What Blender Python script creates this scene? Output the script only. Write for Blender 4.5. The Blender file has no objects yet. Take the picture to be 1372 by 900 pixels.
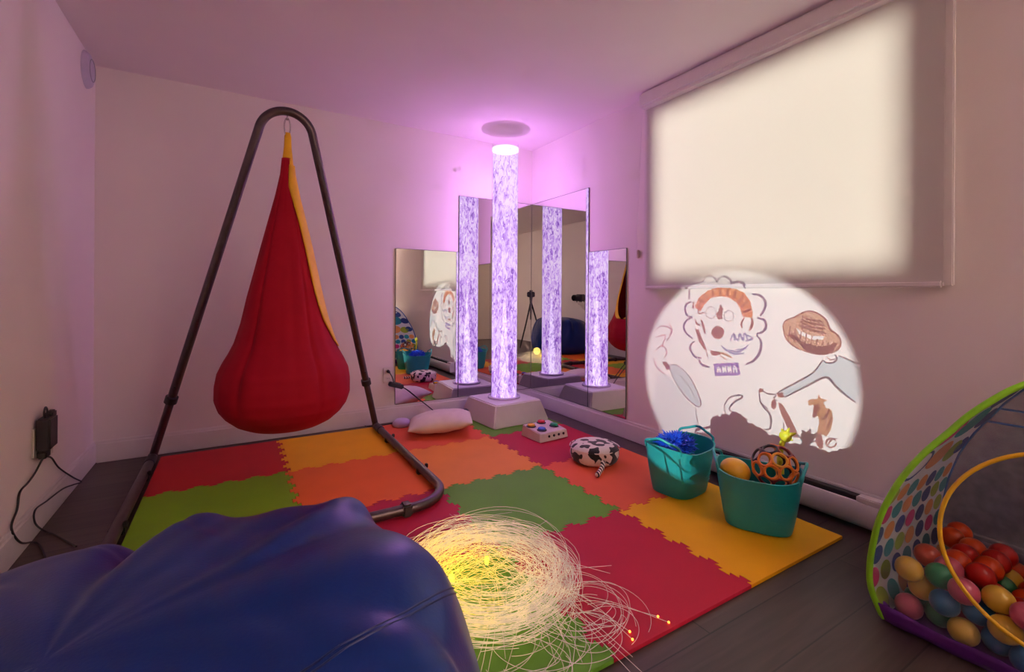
import bpy, bmesh, math, random, json
from mathutils import Vector, Matrix, noise
PROJ_W, SKY, EXPO = 185., 11.5, 0.32   # projector watts, sky brightness, exposure
LED_W, GLOW_W, FILL_W = 14., .18, 130.  # watts: tube lights, fibre glow, added fill lamp
C = bpy.context.scene.collection
PI = math.pi
V = Vector

# ------------------------------------------------------------ materials
def new_mat(name):
    m = bpy.data.materials.new(name); m.use_nodes = True
    nt = m.node_tree
    b = nt.nodes['Principled BSDF']
    return m, nt, b

def pmat(name, col, rough=.5, metal=0., var=.06, scale=20., spec=.5, bump=0., bscale=200., emit=None, es=0., sheen=0., coat=0.):
    """plain surface with slight procedural colour variation and optional fine bump"""
    m, nt, b = new_mat(name)
    tc = nt.nodes.new('ShaderNodeTexCoord')
    n = nt.nodes.new('ShaderNodeTexNoise'); n.inputs['Scale'].default_value = scale; n.inputs['Detail'].default_value = 3
    nt.links.new(tc.outputs['Object'], n.inputs['Vector'])
    r = nt.nodes.new('ShaderNodeValToRGB')
    lo = [max(0, c*(1-var)) for c in col]; hi = [min(1, c*(1+var)) for c in col]
    r.color_ramp.elements[0].position = .3; r.color_ramp.elements[1].position = .7
    r.color_ramp.elements[0].color = (*lo, 1); r.color_ramp.elements[1].color = (*hi, 1)
    nt.links.new(n.outputs['Fac'], r.inputs['Fac'])
    nt.links.new(r.outputs['Color'], b.inputs['Base Color'])
    b.inputs['Roughness'].default_value = rough; b.inputs['Metallic'].default_value = metal
    b.inputs['Specular IOR Level'].default_value = spec
    if sheen: b.inputs['Sheen Weight'].default_value = sheen
    if coat: b.inputs['Coat Weight'].default_value = coat; b.inputs['Coat Roughness'].default_value = .15
    if bump:
        n2 = nt.nodes.new('ShaderNodeTexNoise'); n2.inputs['Scale'].default_value = bscale
        nt.links.new(tc.outputs['Object'], n2.inputs['Vector'])
        bp = nt.nodes.new('ShaderNodeBump'); bp.inputs['Strength'].default_value = bump; bp.inputs['Distance'].default_value = .002
        nt.links.new(n2.outputs['Fac'], bp.inputs['Height']); nt.links.new(bp.outputs['Normal'], b.inputs['Normal'])
    if emit: b.inputs['Emission Color'].default_value = (*emit, 1); b.inputs['Emission Strength'].default_value = es
    return m

def wood_floor():
    m, nt, b = new_mat('dark_wood')
    tc = nt.nodes.new('ShaderNodeTexCoord')
    br = nt.nodes.new('ShaderNodeTexBrick')
    br.inputs['Scale'].default_value = 1.; br.inputs['Brick Width'].default_value = 1.15; br.inputs['Row Height'].default_value = .165
    br.inputs['Mortar Size'].default_value = .0025; br.inputs['Mortar Smooth'].default_value = .1; br.inputs['Bias'].default_value = 0
    br.offset = .37
    br.inputs['Color1'].default_value = (.040, .027, .023, 1); br.inputs['Color2'].default_value = (.064, .045, .038, 1)
    br.inputs['Mortar'].default_value = (.012, .009, .008, 1)
    nt.links.new(tc.outputs['Object'], br.inputs['Vector'])
    mp = nt.nodes.new('ShaderNodeMapping'); mp.inputs['Scale'].default_value = (3, 40, 3)
    nt.links.new(tc.outputs['Object'], mp.inputs['Vector'])
    n = nt.nodes.new('ShaderNodeTexNoise'); n.inputs['Scale'].default_value = 1.; n.inputs['Detail'].default_value = 6; n.inputs['Distortion'].default_value = .6
    nt.links.new(mp.outputs['Vector'], n.inputs['Vector'])
    mx = nt.nodes.new('ShaderNodeMixRGB'); mx.blend_type = 'OVERLAY'; mx.inputs['Fac'].default_value = .75
    nt.links.new(br.outputs['Color'], mx.inputs['Color1']); nt.links.new(n.outputs['Fac'], mx.inputs['Color2'])
    nt.links.new(mx.outputs['Color'], b.inputs['Base Color'])
    b.inputs['Roughness'].default_value = .42
    bp = nt.nodes.new('ShaderNodeBump'); bp.inputs['Strength'].default_value = .25; bp.inputs['Distance'].default_value = .003
    nt.links.new(br.outputs['Fac'], bp.inputs['Height']); bp.invert = True
    nt.links.new(bp.outputs['Normal'], b.inputs['Normal'])
    return m

def mix_transparent(name, col, alpha, rough=.6, translucent=0.):
    """sheer cloth / clear plastic: part of the light passes straight through"""
    m, nt, b = new_mat(name)
    b.inputs['Base Color'].default_value = (*col, 1); b.inputs['Roughness'].default_value = rough
    out = nt.nodes['Material Output']
    t = nt.nodes.new('ShaderNodeBsdfTransparent'); mx = nt.nodes.new('ShaderNodeMixShader')
    tc = nt.nodes.new('ShaderNodeTexCoord'); n = nt.nodes.new('ShaderNodeTexNoise'); n.inputs['Scale'].default_value = 30
    mr = nt.nodes.new('ShaderNodeMapRange'); mr.inputs['To Min'].default_value = alpha*.85; mr.inputs['To Max'].default_value = alpha*1.15
    nt.links.new(tc.outputs['Object'], n.inputs['Vector']); nt.links.new(n.outputs['Fac'], mr.inputs['Value'])
    nt.links.new(mr.outputs['Result'], mx.inputs['Fac'])
    nt.links.new(t.outputs[0], mx.inputs[1]); nt.links.new(b.outputs[0], mx.inputs[2]); nt.links.new(mx.outputs[0], out.inputs['Surface'])
    return m

def translucent_mat(name, col, k, rough=.8):
    m, nt, b = new_mat(name)
    out = nt.nodes['Material Output']
    b.inputs['Base Color'].default_value = (*col, 1); b.inputs['Roughness'].default_value = rough
    tl = nt.nodes.new('ShaderNodeBsdfTranslucent'); tl.inputs['Color'].default_value = (*col, 1)
    mx = nt.nodes.new('ShaderNodeMixShader')
    tc = nt.nodes.new('ShaderNodeTexCoord'); n = nt.nodes.new('ShaderNodeTexNoise'); n.inputs['Scale'].default_value = 60
    mr = nt.nodes.new('ShaderNodeMapRange'); mr.inputs['To Min'].default_value = k*.97; mr.inputs['To Max'].default_value = k*1.03
    nt.links.new(tc.outputs['Object'], n.inputs['Vector']); nt.links.new(n.outputs['Fac'], mr.inputs['Value'])
    nt.links.new(mr.outputs['Result'], mx.inputs['Fac'])
    nt.links.new(b.outputs[0], mx.inputs[1]); nt.links.new(tl.outputs[0], mx.inputs[2]); nt.links.new(mx.outputs[0], out.inputs['Surface'])
    return m

def emit_mat(name, col, s):
    m = bpy.data.materials.new(name); m.use_nodes = True; nt = m.node_tree; nt.nodes.clear()
    o = nt.nodes.new('ShaderNodeOutputMaterial'); e = nt.nodes.new('ShaderNodeEmission')
    e.inputs['Color'].default_value = (*col, 1); e.inputs['Strength'].default_value = s
    nt.links.new(e.outputs[0], o.inputs['Surface']); return m

def film(name, col):
    """coloured slide film: tints the light passing through"""
    m = bpy.data.materials.new(name); m.use_nodes = True; nt = m.node_tree; nt.nodes.clear()
    o = nt.nodes.new('ShaderNodeOutputMaterial'); t = nt.nodes.new('ShaderNodeBsdfTransparent')
    t.inputs['Color'].default_value = (*col, 1); nt.links.new(t.outputs[0], o.inputs['Surface']); return m

# ------------------------------------------------------------ mesh helpers
def link_mesh(name, bm, mats, parent=None, smooth=None, origin=None):
    """bm is in world coordinates; origin (or the parent's location) becomes the object's local zero"""
    bmesh.ops.recalc_face_normals(bm, faces=bm.faces)
    org = V(origin) if origin is not None else V((0, 0, 0))
    if parent is not None: org = V(parent['_org'])
    bm.transform(Matrix.Translation(-org))
    me = bpy.data.meshes.new(name); bm.to_mesh(me); bm.free()
    for m in (mats if isinstance(mats, (list, tuple)) else [mats]): me.materials.append(m)
    if smooth is not None:
        me.shade_smooth()
        if smooth < 180: me.set_sharp_from_angle(angle=math.radians(smooth))
    o = bpy.data.objects.new(name, me); C.objects.link(o)
    if parent is not None: o.parent = parent
    else: o.location = org
    o['_org'] = list(org)
    return o

def tag(o, label, cat, group=None, kind=None):
    o['label'] = label; o['category'] = cat
    if group: o['group'] = group
    if kind: o['kind'] = kind
    return o

def thing(name, label, cat, loc, group=None):
    o = bpy.data.objects.new(name, None); C.objects.link(o); o.location = loc; o['_org'] = list(loc)
    o.empty_display_size = .05
    return tag(o, label, cat, group)

def box(bm, lo, hi, bev=0., seg=2, mi=0):
    vs = [bm.verts.new((x, y, z)) for x in (lo[0], hi[0]) for y in (lo[1], hi[1]) for z in (lo[2], hi[2])]
    fs = []
    for q in ((0, 1, 3, 2), (4, 6, 7, 5), (0, 4, 5, 1), (2, 3, 7, 6), (0, 2, 6, 4), (1, 5, 7, 3)):
        f = bm.faces.new([vs[i] for i in q]); f.material_index = mi; fs.append(f)
    if bev:
        es = list({e for f in fs for e in f.edges})
        bmesh.ops.bevel(bm, geom=es, offset=bev, segments=seg, affect='EDGES', clamp_overlap=True)
    return bm

def B(lo, hi, bev=0., seg=2): return box(bmesh.new(), lo, hi, bev, seg)

def lathe(bm, prof, cen, n=32, mi=0, axis='Z', cap=True):
    """prof: list of (r, z) along the axis"""
    cen = V(cen); rings = []
    for r, z in prof:
        ring = []
        for i in range(n):
            a = 2*PI*i/n; p = V((r*math.cos(a), r*math.sin(a), z))
            if axis == 'X': p = V((p.z, p.x, p.y))
            if axis == 'Y': p = V((p.x, p.z, p.y))
            ring.append(bm.verts.new(cen+p))
        rings.append(ring)
    for a, b in zip(rings, rings[1:]):
        for i in range(n):
            f = bm.faces.new((a[i], a[(i+1) % n], b[(i+1) % n], b[i])); f.material_index = mi
    if cap:
        for ring in (rings[0], rings[-1]):
            f = bm.faces.new(ring); f.material_index = mi
    return bm

def tube(bm, pts, r, n=8, closed=False, mi=0):
    """pipe along pts; r a number or a list"""
    pts = [V(p) for p in pts]; N = len(pts)
    rs = r if isinstance(r, (list, tuple)) else [r]*N
    up = None; rings = []
    for i, p in enumerate(pts):
        if closed: t = pts[(i+1) % N]-pts[i-1]
        else: t = pts[min(i+1, N-1)]-pts[max(i-1, 0)]
        t.normalize()
        if up is None:
            up = V((0, 0, 1)) if abs(t.z) < .9 else V((1, 0, 0))
        up = (up-t*up.dot(t)).normalized(); s = t.cross(up)
        rings.append([bm.verts.new(p+(up*math.cos(2*PI*k/n)+s*math.sin(2*PI*k/n))*rs[i]) for k in range(n)])
    M = N if closed else N-1
    for i in range(M):
        a, b = rings[i], rings[(i+1) % N]
        off = 0
        if closed and i == N-1:
            off = min(range(n), key=lambda k: (a[0].co-b[k].co).length)
        for k in range(n):
            f = bm.faces.new((a[k], a[(k+1) % n], b[(k+1+off) % n], b[(k+off) % n])); f.material_index = mi
    if not closed:
        for ring in (rings[0], rings[-1]):
            f = bm.faces.new(ring); f.material_index = mi
    return bm

def spline(ctrl, per=8, closed=False):
    """Catmull-Rom through control points"""
    P = [V(p) for p in ctrl]; N = len(P); out = []
    M = N if closed else N-1
    for i in range(M):
        p1, p2 = P[i], P[(i+1) % N]
        p0 = P[i-1] if (closed or i) else p1*2-p2
        p3 = P[(i+2) % N] if (closed or i+2 < N) else p2*2-p1
        for k in range(per):
            t = k/per
            out.append(.5*((2*p1)+(p2-p0)*t+(2*p0-5*p1+4*p2-p3)*t*t+(3*p1-p0-3*p2+p3)*t**3))
    if not closed: out.append(P[-1])
    return out

def sphere(bm, c, r, sub=3, mi=0, scale=(1, 1, 1)):
    res = bmesh.ops.create_icosphere(bm, subdivisions=sub, radius=r)
    for v in res['verts']:
        v.co = V((v.co.x*scale[0], v.co.y*scale[1], v.co.z*scale[2]))+V(c)
        for f in v.link_faces: f.material_index = mi
    return bm

def rot_z(bm, ang, cen):
    cen = V(cen)
    bm.transform(Matrix.Translation(cen) @ Matrix.Rotation(ang, 4, 'Z') @ Matrix.Translation(-cen)); return bm

def struct(name, bm, m, smooth=None):
    o = link_mesh(name, bm, m, smooth=smooth); o['kind'] = 'structure'; return o

# ------------------------------------------------------------ room
XL, XR, YB, YF, H = -.67, 2.231, 3.39, -1.9, 2.203
WY0, WY1, WZ0, WZ1 = .74, 2.0, 1.04, 2.075          # window opening in the wall
wall_m = pmat('painted_wall', (.86, .80, .77), .85, var=.015, scale=3, bump=.15, bscale=260)
ceil_m = pmat('painted_ceiling', (.82, .76, .75), .9, var=.015, scale=3, bump=.2, bscale=180)
trim_m = pmat('painted_trim', (.80, .76, .74), .4, var=.02)
struct('floor', B((XL-.15, YF-.15, -.12), (XR+.15, YB+.15, 0)), wood_floor())
struct('ceiling', B((XL-.15, YF-.15, H), (XR+.15, YB+.15, H+.12)), ceil_m)
struct('wall_left', B((XL-.15, YF-.15, 0), (XL, YB+.15, H)), wall_m)
struct('wall_back', B((XL, YB, 0), (XR, YB+.15, H)), wall_m)
struct('wall_front', B((XL, YF-.15, 0), (XR, YF, H)), wall_m)
bm = bmesh.new(); T = .11
box(bm, (XR, YF-.15, 0), (XR+T, WY0, H)); box(bm, (XR, WY1, 0), (XR+T, YB+.15, H))
box(bm, (XR, WY0, 0), (XR+T, WY1, WZ0)); box(bm, (XR, WY0, WZ1), (XR+T, WY1, H))
struct('wall_right', bm, wall_m)
def baseboard(name, lo, hi, axis, side):
    bm = bmesh.new(); d = .014
    if axis == 'Y':
        x0, x1 = (XL, XL+d) if side < 0 else (XR-d, XR)
        box(bm, (x0, lo, 0), (x1, hi, .105), .003)
        x0, x1 = (XL, XL+d*.6) if side < 0 else (XR-d*.6, XR)
        box(bm, (x0, lo, .103), (x1, hi, .122), .003)
    else:
        y0, y1 = (YB-d, YB) if side > 0 else (YF, YF+d)
        box(bm, (lo, y0, 0), (hi, y1, .105), .003)
        y0, y1 = (YB-d*.6, YB) if side > 0 else (YF, YF+d*.6)
        box(bm, (lo, y0, .103), (hi, y1, .122), .003)
    struct(name, bm, trim_m, 30)
baseboard('baseboard_left', YF, YB, 'Y', -1)
baseboard('baseboard_back', XL+.014, XR-.014, 'X', 1)
baseboard('baseboard_right', YF, YB, 'Y', 1)
baseboard('baseboard_front', XL+.014, XR-.014, 'X', -1)
# window behind the blind
w = link_mesh('window_1', None or bmesh.new(), trim_m); w['kind'] = 'structure'
bm = bmesh.new(); fx0, fx1, fw = XR+.055, XR+.10, .03
box(bm, (fx0, WY0, WZ0), (fx1, WY0+fw, WZ1), .004); box(bm, (fx0, WY1-fw, WZ0), (fx1, WY1, WZ1), .004)
box(bm, (fx0, WY0+fw, WZ0), (fx1, WY1-fw, WZ0+fw), .004); box(bm, (fx0, WY0+fw, WZ1-fw), (fx1, WY1-fw, WZ1), .004)
bpy.data.objects.remove(w)
w = struct('window_1', bm, trim_m)
glass_m, nt, b = new_mat('window_glass')
out = nt.nodes['Material Output']; g = nt.nodes.new('ShaderNodeBsdfGlossy'); g.inputs['Roughness'].default_value = .02
t = nt.nodes.new('ShaderNodeBsdfTransparent'); t.inputs['Color'].default_value = (.93, .96, .95, 1); fr = nt.nodes.new('ShaderNodeFresnel'); mx = nt.nodes.new('ShaderNodeMixShader')
nt.links.new(fr.outputs[0], mx.inputs[0]); nt.links.new(t.outputs[0], mx.inputs[1]); nt.links.new(g.outputs[0], mx.inputs[2]); nt.links.new(mx.outputs[0], out.inputs['Surface'])
link_mesh('window_pane', B((fx0+.02, WY0+fw, WZ0+fw), (fx0+.026, WY1-fw, WZ1-fw)), glass_m, parent=w)
# plain cream door in the wall behind the camera (seen only in the mirrors)
door_m = pmat('cream_door', (.82, .76, .6), .45, var=.02)
bm = bmesh.new(); box(bm, (-.52, YF, .005), (.26, YF+.035, 1.98), .004)
for a, c in ((.12, .85), (.98, 1.86)):
    box(bm, (-.41, YF+.03, a), (.15, YF+.041, c), .006)
d1 = struct('door_1', bm, door_m, 30)
bm = lathe(bmesh.new(), [(.022, 0), (.026, .012), (.012, .02), (.012, .035), (.027, .05), (.024, .066), (.008, .072)], (.2, YF+.03, .98), 16, axis='Y')
link_mesh('door_knob', bm, pmat('brushed_knob', (.6, .58, .55), .3, 1.), parent=d1, smooth=40)
bm = bmesh.new()
box(bm, (-.60, YF, 0), (-.52, YF+.02, 2.06), .003); box(bm, (.26, YF, 0), (.34, YF+.02, 2.06), .003); box(bm, (-.52, YF, 1.98), (.26, YF+.02, 2.06), .003)
struct('trim_1', bm, trim_m, 30)

# ------------------------------------------------------------ roller blind
bl = thing('roller_blind', 'large white roller blind pulled down over the bright window', 'blind', (XR-.005, 1.335, .985))
BY0, BY1 = .622, 2.062
blind_m = translucent_mat('blind_cloth', (.80, .77, .735), .42)
link_mesh('blind_fabric', B((XR-.0285, BY0+.012, .995), (XR-.027, BY1-.012, 2.13)), blind_m, bl)
bm = bmesh.new(); box(bm, (XR-.041, BY0+.012, .984), (XR-.015, BY1-.012, 1.008), .006, 3)
link_mesh('bottom_bar', bm, trim_m, bl, 40)
bm = bmesh.new(); box(bm, (XR-.085, BY0-.01, 2.105), (XR-.002, BY1+.01, 2.2), .016, 4)
link_mesh('cassette', bm, trim_m, bl, 40)
for y0, y1 in ((BY0-.012, BY0+.03), (BY1-.03, BY1+.012)):
    bm = bmesh.new(); box(bm, (XR-.022, y0, .99), (XR-.001, y1, 2.11), .003)
    link_mesh('side_channel', bm, trim_m, bl, 40)
ck = thing('cord_cleat', 'small beige chain cleat on the wall beside the blind', 'cleat', (XR, 2.137, 1.21))
beige_m = pmat('beige_plastic', (.62, .52, .42), .5)
bm = B((XR-.014, 2.128, 1.185), (XR-.001, 2.146, 1.24), .004); link_mesh('bracket', bm, beige_m, ck, 40)
link_mesh('bead_chain', tube(bmesh.new(), [(XR-.02, 2.137, 1.21), (XR-.022, 2.120, 1.6), (XR-.025, 2.09, 2.1)], .0012, 6), trim_m, ck)

# ------------------------------------------------------------ baseboard heater
ht = thing('baseboard_heater', 'low white baseboard heater with dark slot under the projected picture', 'heater', (XR-.05, 1.28, .03))
HY0, HY1 = .79, 1.76
bm = bmesh.new()
prof = [(XR-.014, .03), (XR-.066, .03), (XR-.072, .04), (XR-.074, .10), (XR-.066, .118), (XR-.05, .122), (XR-.05, .116), (XR-.014, .116)]
for y in (HY0, HY1): pass
va = [bm.verts.new((x, HY0, z)) for x, z in prof]; vb = [bm.verts.new((x, HY1, z)) for x, z in prof]
for i in range(len(prof)):
    j = (i+1) % len(prof); bm.faces.new((va[i], va[j], vb[j], vb[i]))
bm.faces.new(va); bm.faces.new(vb)
heater_m = pmat('heater_enamel', (.72, .68, .68), .4, var=.02)
link_mesh('housing', bm, heater_m, ht, 30)
link_mesh('outlet_slot', B((XR-.058, HY0+.1, .1165), (XR-.018, HY1-.1, .138), .002), pmat('dark_slot', (.02, .018, .018), .6), ht)
bm = bmesh.new(); box(bm, (XR-.024, HY0, .13), (XR-.0145, HY1, .15), .003)
for y in (HY0, HY1-.1): box(bm, (XR-.066, y, .116), (XR-.0145, y+.1, .141), .004)
link_mesh('top_rail', bm, heater_m, ht, 30)

# ------------------------------------------------------------ foam play mat, one thing per tile
MX, MY, TS, TH = -.356, .885, .6, .012
foam_cols = {'red': (.47, .014, .018), 'crimson': (.46, .010, .040), 'yellow': (.88, .44, .005), 'lime': (.20, .40, .008), 'green': (.12, .33, .025),
             'orange': (.82, .15, .022), 'light_orange': (.84, .28, .04), 'salmon': (.76, .115, .045)}
foam = {k: pmat('foam_'+k, c, .62, var=.04, scale=6, bump=.35, bscale=420, spec=.3) for k, c in foam_cols.items()}
def teeth(p, q, off=0.):
    """interlocking edge from p to q, pushed sideways by off"""
    p, q = V(p), V(q); d = (q-p); L = d.length; d.normalize(); n = V((-d.y, d.x)); K = 10; pts = []
    for k in range(K):
        s = (k+.5)/K; sg = 1 if k % 2 else -1; hw = .5/K*.74*(1+.07*sg*(1 if off > 0 else -1 if off < 0 else 0))
        for t, a in ((s-hw*.62, 0), (s-hw, sg*.0155), (s+hw, sg*.0155), (s+hw*.62, 0)):
            pts.append(p+d*(t*L)+n*(a+off))
    return pts
tile_info = {
 (0, 3): ('red', 'dark red foam tile at the back wall in the mat corner under the swing stand'),
 (1, 3): ('yellow', 'yellow foam tile at the back wall between the dark red tile and the pillow'),
 (2, 3): ('salmon', 'salmon orange foam tile under the small white pillow'),
 (3, 3): ('green', 'green foam tile under the white base of the bubble tube'),
 (0, 2): ('lime', 'lime green foam tile inside the stand between dark red tile and bean bag'),
 (1, 2): ('orange', 'orange foam tile in front of the back yellow tile, crossed by the stand rail'),
 (2, 2): ('light_orange', 'light orange foam tile in front of the white pillow'),
 (3, 2): ('crimson', 'crimson foam tile under the white box with four coloured buttons'),
 (0, 1): ('yellow', 'yellow foam tile mostly hidden by the blue bean bag'),
 (1, 1): ('crimson', 'crimson foam tile under the front corner of the metal stand'),
 (2, 1): ('green', 'green foam tile in the middle of the mat behind the glowing fibres'),
 (3, 1): ('salmon', 'salmon orange foam tile under the cow print cushion'),
 (0, 0): ('orange', 'orange foam tile underneath the blue bean bag'),
 (1, 0): ('green', 'green foam tile at the front edge under the glowing fibres, beside the bean bag'),
 (2, 0): ('crimson', 'crimson foam tile at the front edge, with stray fibre tips lying on it'),
 (3, 0): ('yellow', 'yellow foam tile under the two teal baskets, at the mat corner'),
}
G = .0011
def gx(b): return G if b else 0
for (c, r), (col, lab) in tile_info.items():
    x0, y0 = MX+c*TS, MY+r*TS; x1, y1 = x0+TS, y0+TS
    P = []
    P += [V((x0+gx(c > 0), y0+gx(r > 0)))]+(teeth((x0, y0), (x1, y0), G) if r > 0 else [])
    P += [V((x1-gx(c < 3), y0+gx(r > 0)))]+(teeth((x1, y0), (x1, y1), G) if c < 3 else [])
    P += [V((x1-gx(c < 3), y1-gx(r < 3)))]+([p for p in reversed(teeth((x0, y1), (x1, y1), -G))] if r < 3 else [])
    P += [V((x0+gx(c > 0), y1-gx(r < 3)))]+([p for p in reversed(teeth((x0, y0), (x0, y1), -G))] if c > 0 else [])
    bm = bmesh.new()
    f = bm.faces.new([bm.verts.new((p.x, p.y, .0005)) for p in P])
    ex = bmesh.ops.extrude_face_region(bm, geom=[f])
    top = [v for v in ex['geom'] if isinstance(v, bmesh.types.BMVert)]
    for v in top: v.co.z = TH
    o = link_mesh('foam_tile', bm, foam[col], origin=((x0+x1)/2, (y0+y1)/2, 0))
    tag(o, lab, 'foam tile', 'interlocking foam floor tiles')

# fibre for the edge strip shading comes from the lights only

# ------------------------------------------------------------ metal stand
SX, SY = .227, 3.23
metal_m = pmat('bronze_steel', (.10, .075, .082), .36, .75, var=.1, scale=30)
black_m = pmat('black_plastic', (.018, .017, .018), .45, var=.1)
stand = thing('swing_stand', 'tall dark metal A-shaped stand with U-shaped floor rails holding the pod swing', 'swing stand', (SX, 2.6, 0))
PR = .0215; RZ = TH+PR+.0045
up = V((0, -.589, 1.846)); UL = up.length; upn = up.normalized()
def plane_pt(u, w): return V((SX+u, SY, RZ))+upn*w
Rr = .129; W1 = UL
cx_, cw = 0, W1-Rr
p0 = V((.613, 0)); p1 = V((.1, W1)); d = (p1-p0).normalized(); nrm = V((d.y, -d.x))
angn = math.atan2(nrm.y, nrm.x)
tang = V((0, cw))+nrm*Rr
def leg_pt(sx, f):
    q = p0+(tang-p0)*f; return plane_pt(sx*q.x, q.y)
arc = []
for i in range(25):
    a = angn+(PI-2*angn)*i/24
    arc.append(plane_pt(Rr*math.cos(a), cw+Rr*math.sin(a)))
FC = .185
arch = [leg_pt(1, FC)]+[leg_pt(1, FC+(1-FC)*k/8) for k in range(1, 8)]+arc+[leg_pt(-1, FC+(1-FC)*k/8) for k in range(7, 0, -1)]+[leg_pt(-1, FC)]
link_mesh('arch', tube(bmesh.new(), arch, PR, 16), metal_m, stand, 40)
for sx in (1, -1):
    link_mesh('leg', tube(bmesh.new(), [leg_pt(sx, .0), leg_pt(sx, .09), leg_pt(sx, FC)], PR*.92, 16), metal_m, stand, 40)
    c = leg_pt(sx, FC); dd = (leg_pt(sx, .3)-leg_pt(sx, .1)).normalized()
    cl_ = link_mesh('collar', tube(bmesh.new(), [c-dd*.022, c-dd*.018, c+dd*.018, c+dd*.022], [PR*1.05, PR*1.42, PR*1.42, PR*1.05], 16), black_m, stand, 30)
    kb = c+V((0, -PR*1.4, 0)); link_mesh('spring_button', tube(bmesh.new(), [kb+dd*.08-V((0, -.012, 0)), kb+dd*.08+V((0, -.004, 0))], .005, 10), black_m, cl_, 40)
fy, rc = 1.905, .19
xr, xl = SX+.613, SX-.613
base = [V((xr, SY, RZ)), V((xr, SY-.3, RZ)), V((xr, 2.6, RZ)), V((xr, fy+rc, RZ))]
for i in range(1, 13):
    a = PI/2*i/12; base.append(V((xr-rc+rc*math.cos(a), fy+rc-rc*math.sin(a), RZ)))
base += [V((SX, fy, RZ)), V((xl+rc, fy, RZ))]
for i in range(1, 13):
    a = PI/2*i/12; base.append(V((xl+rc-rc*math.sin(a), fy+rc-rc*math.cos(a), RZ)))
base += [V((xl, 2.6, RZ)), V((xl, SY-.3, RZ)), V((xl, SY, RZ))]
link_mesh('floor_rail', tube(bmesh.new(), base, PR, 16), metal_m, stand, 40)
for sx, x in ((1, xr), (-1, xl)):
    sphere_bm = sphere(bmesh.new(), (x, SY, RZ), PR*1.12, 3)
    link_mesh('elbow', sphere_bm, metal_m, stand, 40)
    link_mesh('joint_sleeve', tube(bmesh.new(), [(x, SY-.045, RZ), (x, SY-.05, RZ), (x, SY-.14, RZ), (x, SY-.145, RZ)], [PR, PR*1.18, PR*1.18, PR], 16), black_m, stand, 30)
    for yy in (2.31, 2.9):
        bm = bmesh.new(); box(bm, (x-.026, yy-.014, .0125), (x+.026, yy+.014, RZ+.004), .004); box(bm, (x+.018, yy-.008, RZ), (x+.034, yy+.008, RZ+.022), .003)
        link_mesh('rail_clip', bm, black_m, stand, 40)
for xx in (SX+.40, SX-.40):
    bm = bmesh.new(); box(bm, (xx-.022, fy-.028, .0125), (xx+.022, fy+.028, RZ+.027), .008, 3)
    link_mesh('rail_foot', bm, black_m, stand, 40)

# ------------------------------------------------------------ pod swing
AY = plane_pt(0, W1).y; AZ = plane_pt(0, W1).z
pod = thing('pod_swing', 'red cloth pod swing with yellow trimmed opening hanging from the stand', 'hammock swing', (SX, AY, .26))
prof = [(.256, .0), (.262, .11), (.278, .18), (.302, .228), (.34, .272), (.378, .300), (.43, .318), (.49, .318), (.55, .308), (.60, .286), (.65, .258), (.70, .235), (.80, .206), (.927, .180), (1.05, .150), (1.19, .117), (1.32, .085), (1.45, .053), (1.56, .031), (1.66, .022), (1.74, .018)]
def prof_r(z):
    for (z0, r0), (z1, r1) in zip(prof, prof[1:]):
        if z0 <= z <= z1: return r0+(r1-r0)*(z-z0)/(z1-z0)
    return prof[-1][1]
lobes = [(.010, 5, .4), (.007, 9, 1.7), (.004, 14, .3), (.003, 23, 2.)]
def pod_pt(az, z, dr=0.):
    r = prof_r(z); k = min(1, max(0, (z-.28)/.25))
    f = sum(a*math.sin(n*az+ph+.7*math.sin(z*2.+n)) for a, n, ph in lobes)
    f += -.05*math.exp(-((((az+1.15+PI) % (2*PI))-PI)/.05)**2)*k
    f += -.05*math.exp(-((((az+2.35+PI) % (2*PI))-PI)/.06)**2)*k
    r = max(.004, r*(.985+f*k*.9))+dr
    return V((SX+r*math.cos(az), AY+r*math.sin(az), z))
def op_edges(z):
    """azimuth range of the opening at height z"""
    z0, z1 = .66, 1.61
    if not z0 < z < z1: return None
    t = (z-z0)/(z1-z0); wv = (math.sin(PI*min(1, t*1.6)) if t < .3125 else 1.)*(1-.85*max(0, (t-.3)/.7)**1.5)
    hw = .72*max(.03, wv)**.6
    return (.22-hw, .22+hw)
red_m, nt, b = new_mat('red_pod_cloth')
b.inputs['Roughness'].default_value = .8; b.inputs['Specular IOR Level'].default_value = .2
tc = nt.nodes.new('ShaderNodeTexCoord'); wv = nt.nodes.new('ShaderNodeTexNoise'); wv.inputs['Scale'].default_value = 9
rp = nt.nodes.new('ShaderNodeValToRGB'); rp.color_ramp.elements[0].color = (.29, .002, .013, 1); rp.color_ramp.elements[1].color = (.37, .003, .018, 1)
nt.links.new(tc.outputs['Object'], wv.inputs['Vector']); nt.links.new(wv.outputs['Fac'], rp.inputs['Fac']); nt.links.new(rp.outputs['Color'], b.inputs['Base Color'])
NA, NZ = 240, 110
bm = bmesh.new(); zs = []
for j in range(NZ+1):
    t = j/NZ; zs.append(.256+(1.64-.256)*(t**1.35))
grid = [[bm.verts.new(pod_pt(2*PI*i/NA, z)) for i in range(NA)] for z in zs]
for j in range(NZ):
    zm = (zs[j]+zs[j+1])/2; oe = op_edges(zm)
    for i in range(NA):
        az = 2*PI*(i+.5)/NA; a2 = az if az < PI else az-2*PI
        if oe and oe[0] < a2 < oe[1]: continue
        bm.faces.new((grid[j][i], grid[j][(i+1) % NA], grid[j+1][(i+1) % NA], grid[j+1][i]))
bmesh.ops.delete(bm, geom=[v for v in bm.verts if not v.link_faces], context='VERTS')
bmesh.ops.remove_doubles(bm, verts=bm.verts, dist=.0006)
body = link_mesh('pod_cloth', bm, red_m, pod, 180)
md = body.modifiers.new('thick', 'SOLIDIFY'); md.thickness = .003; md.offset = 0
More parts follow.
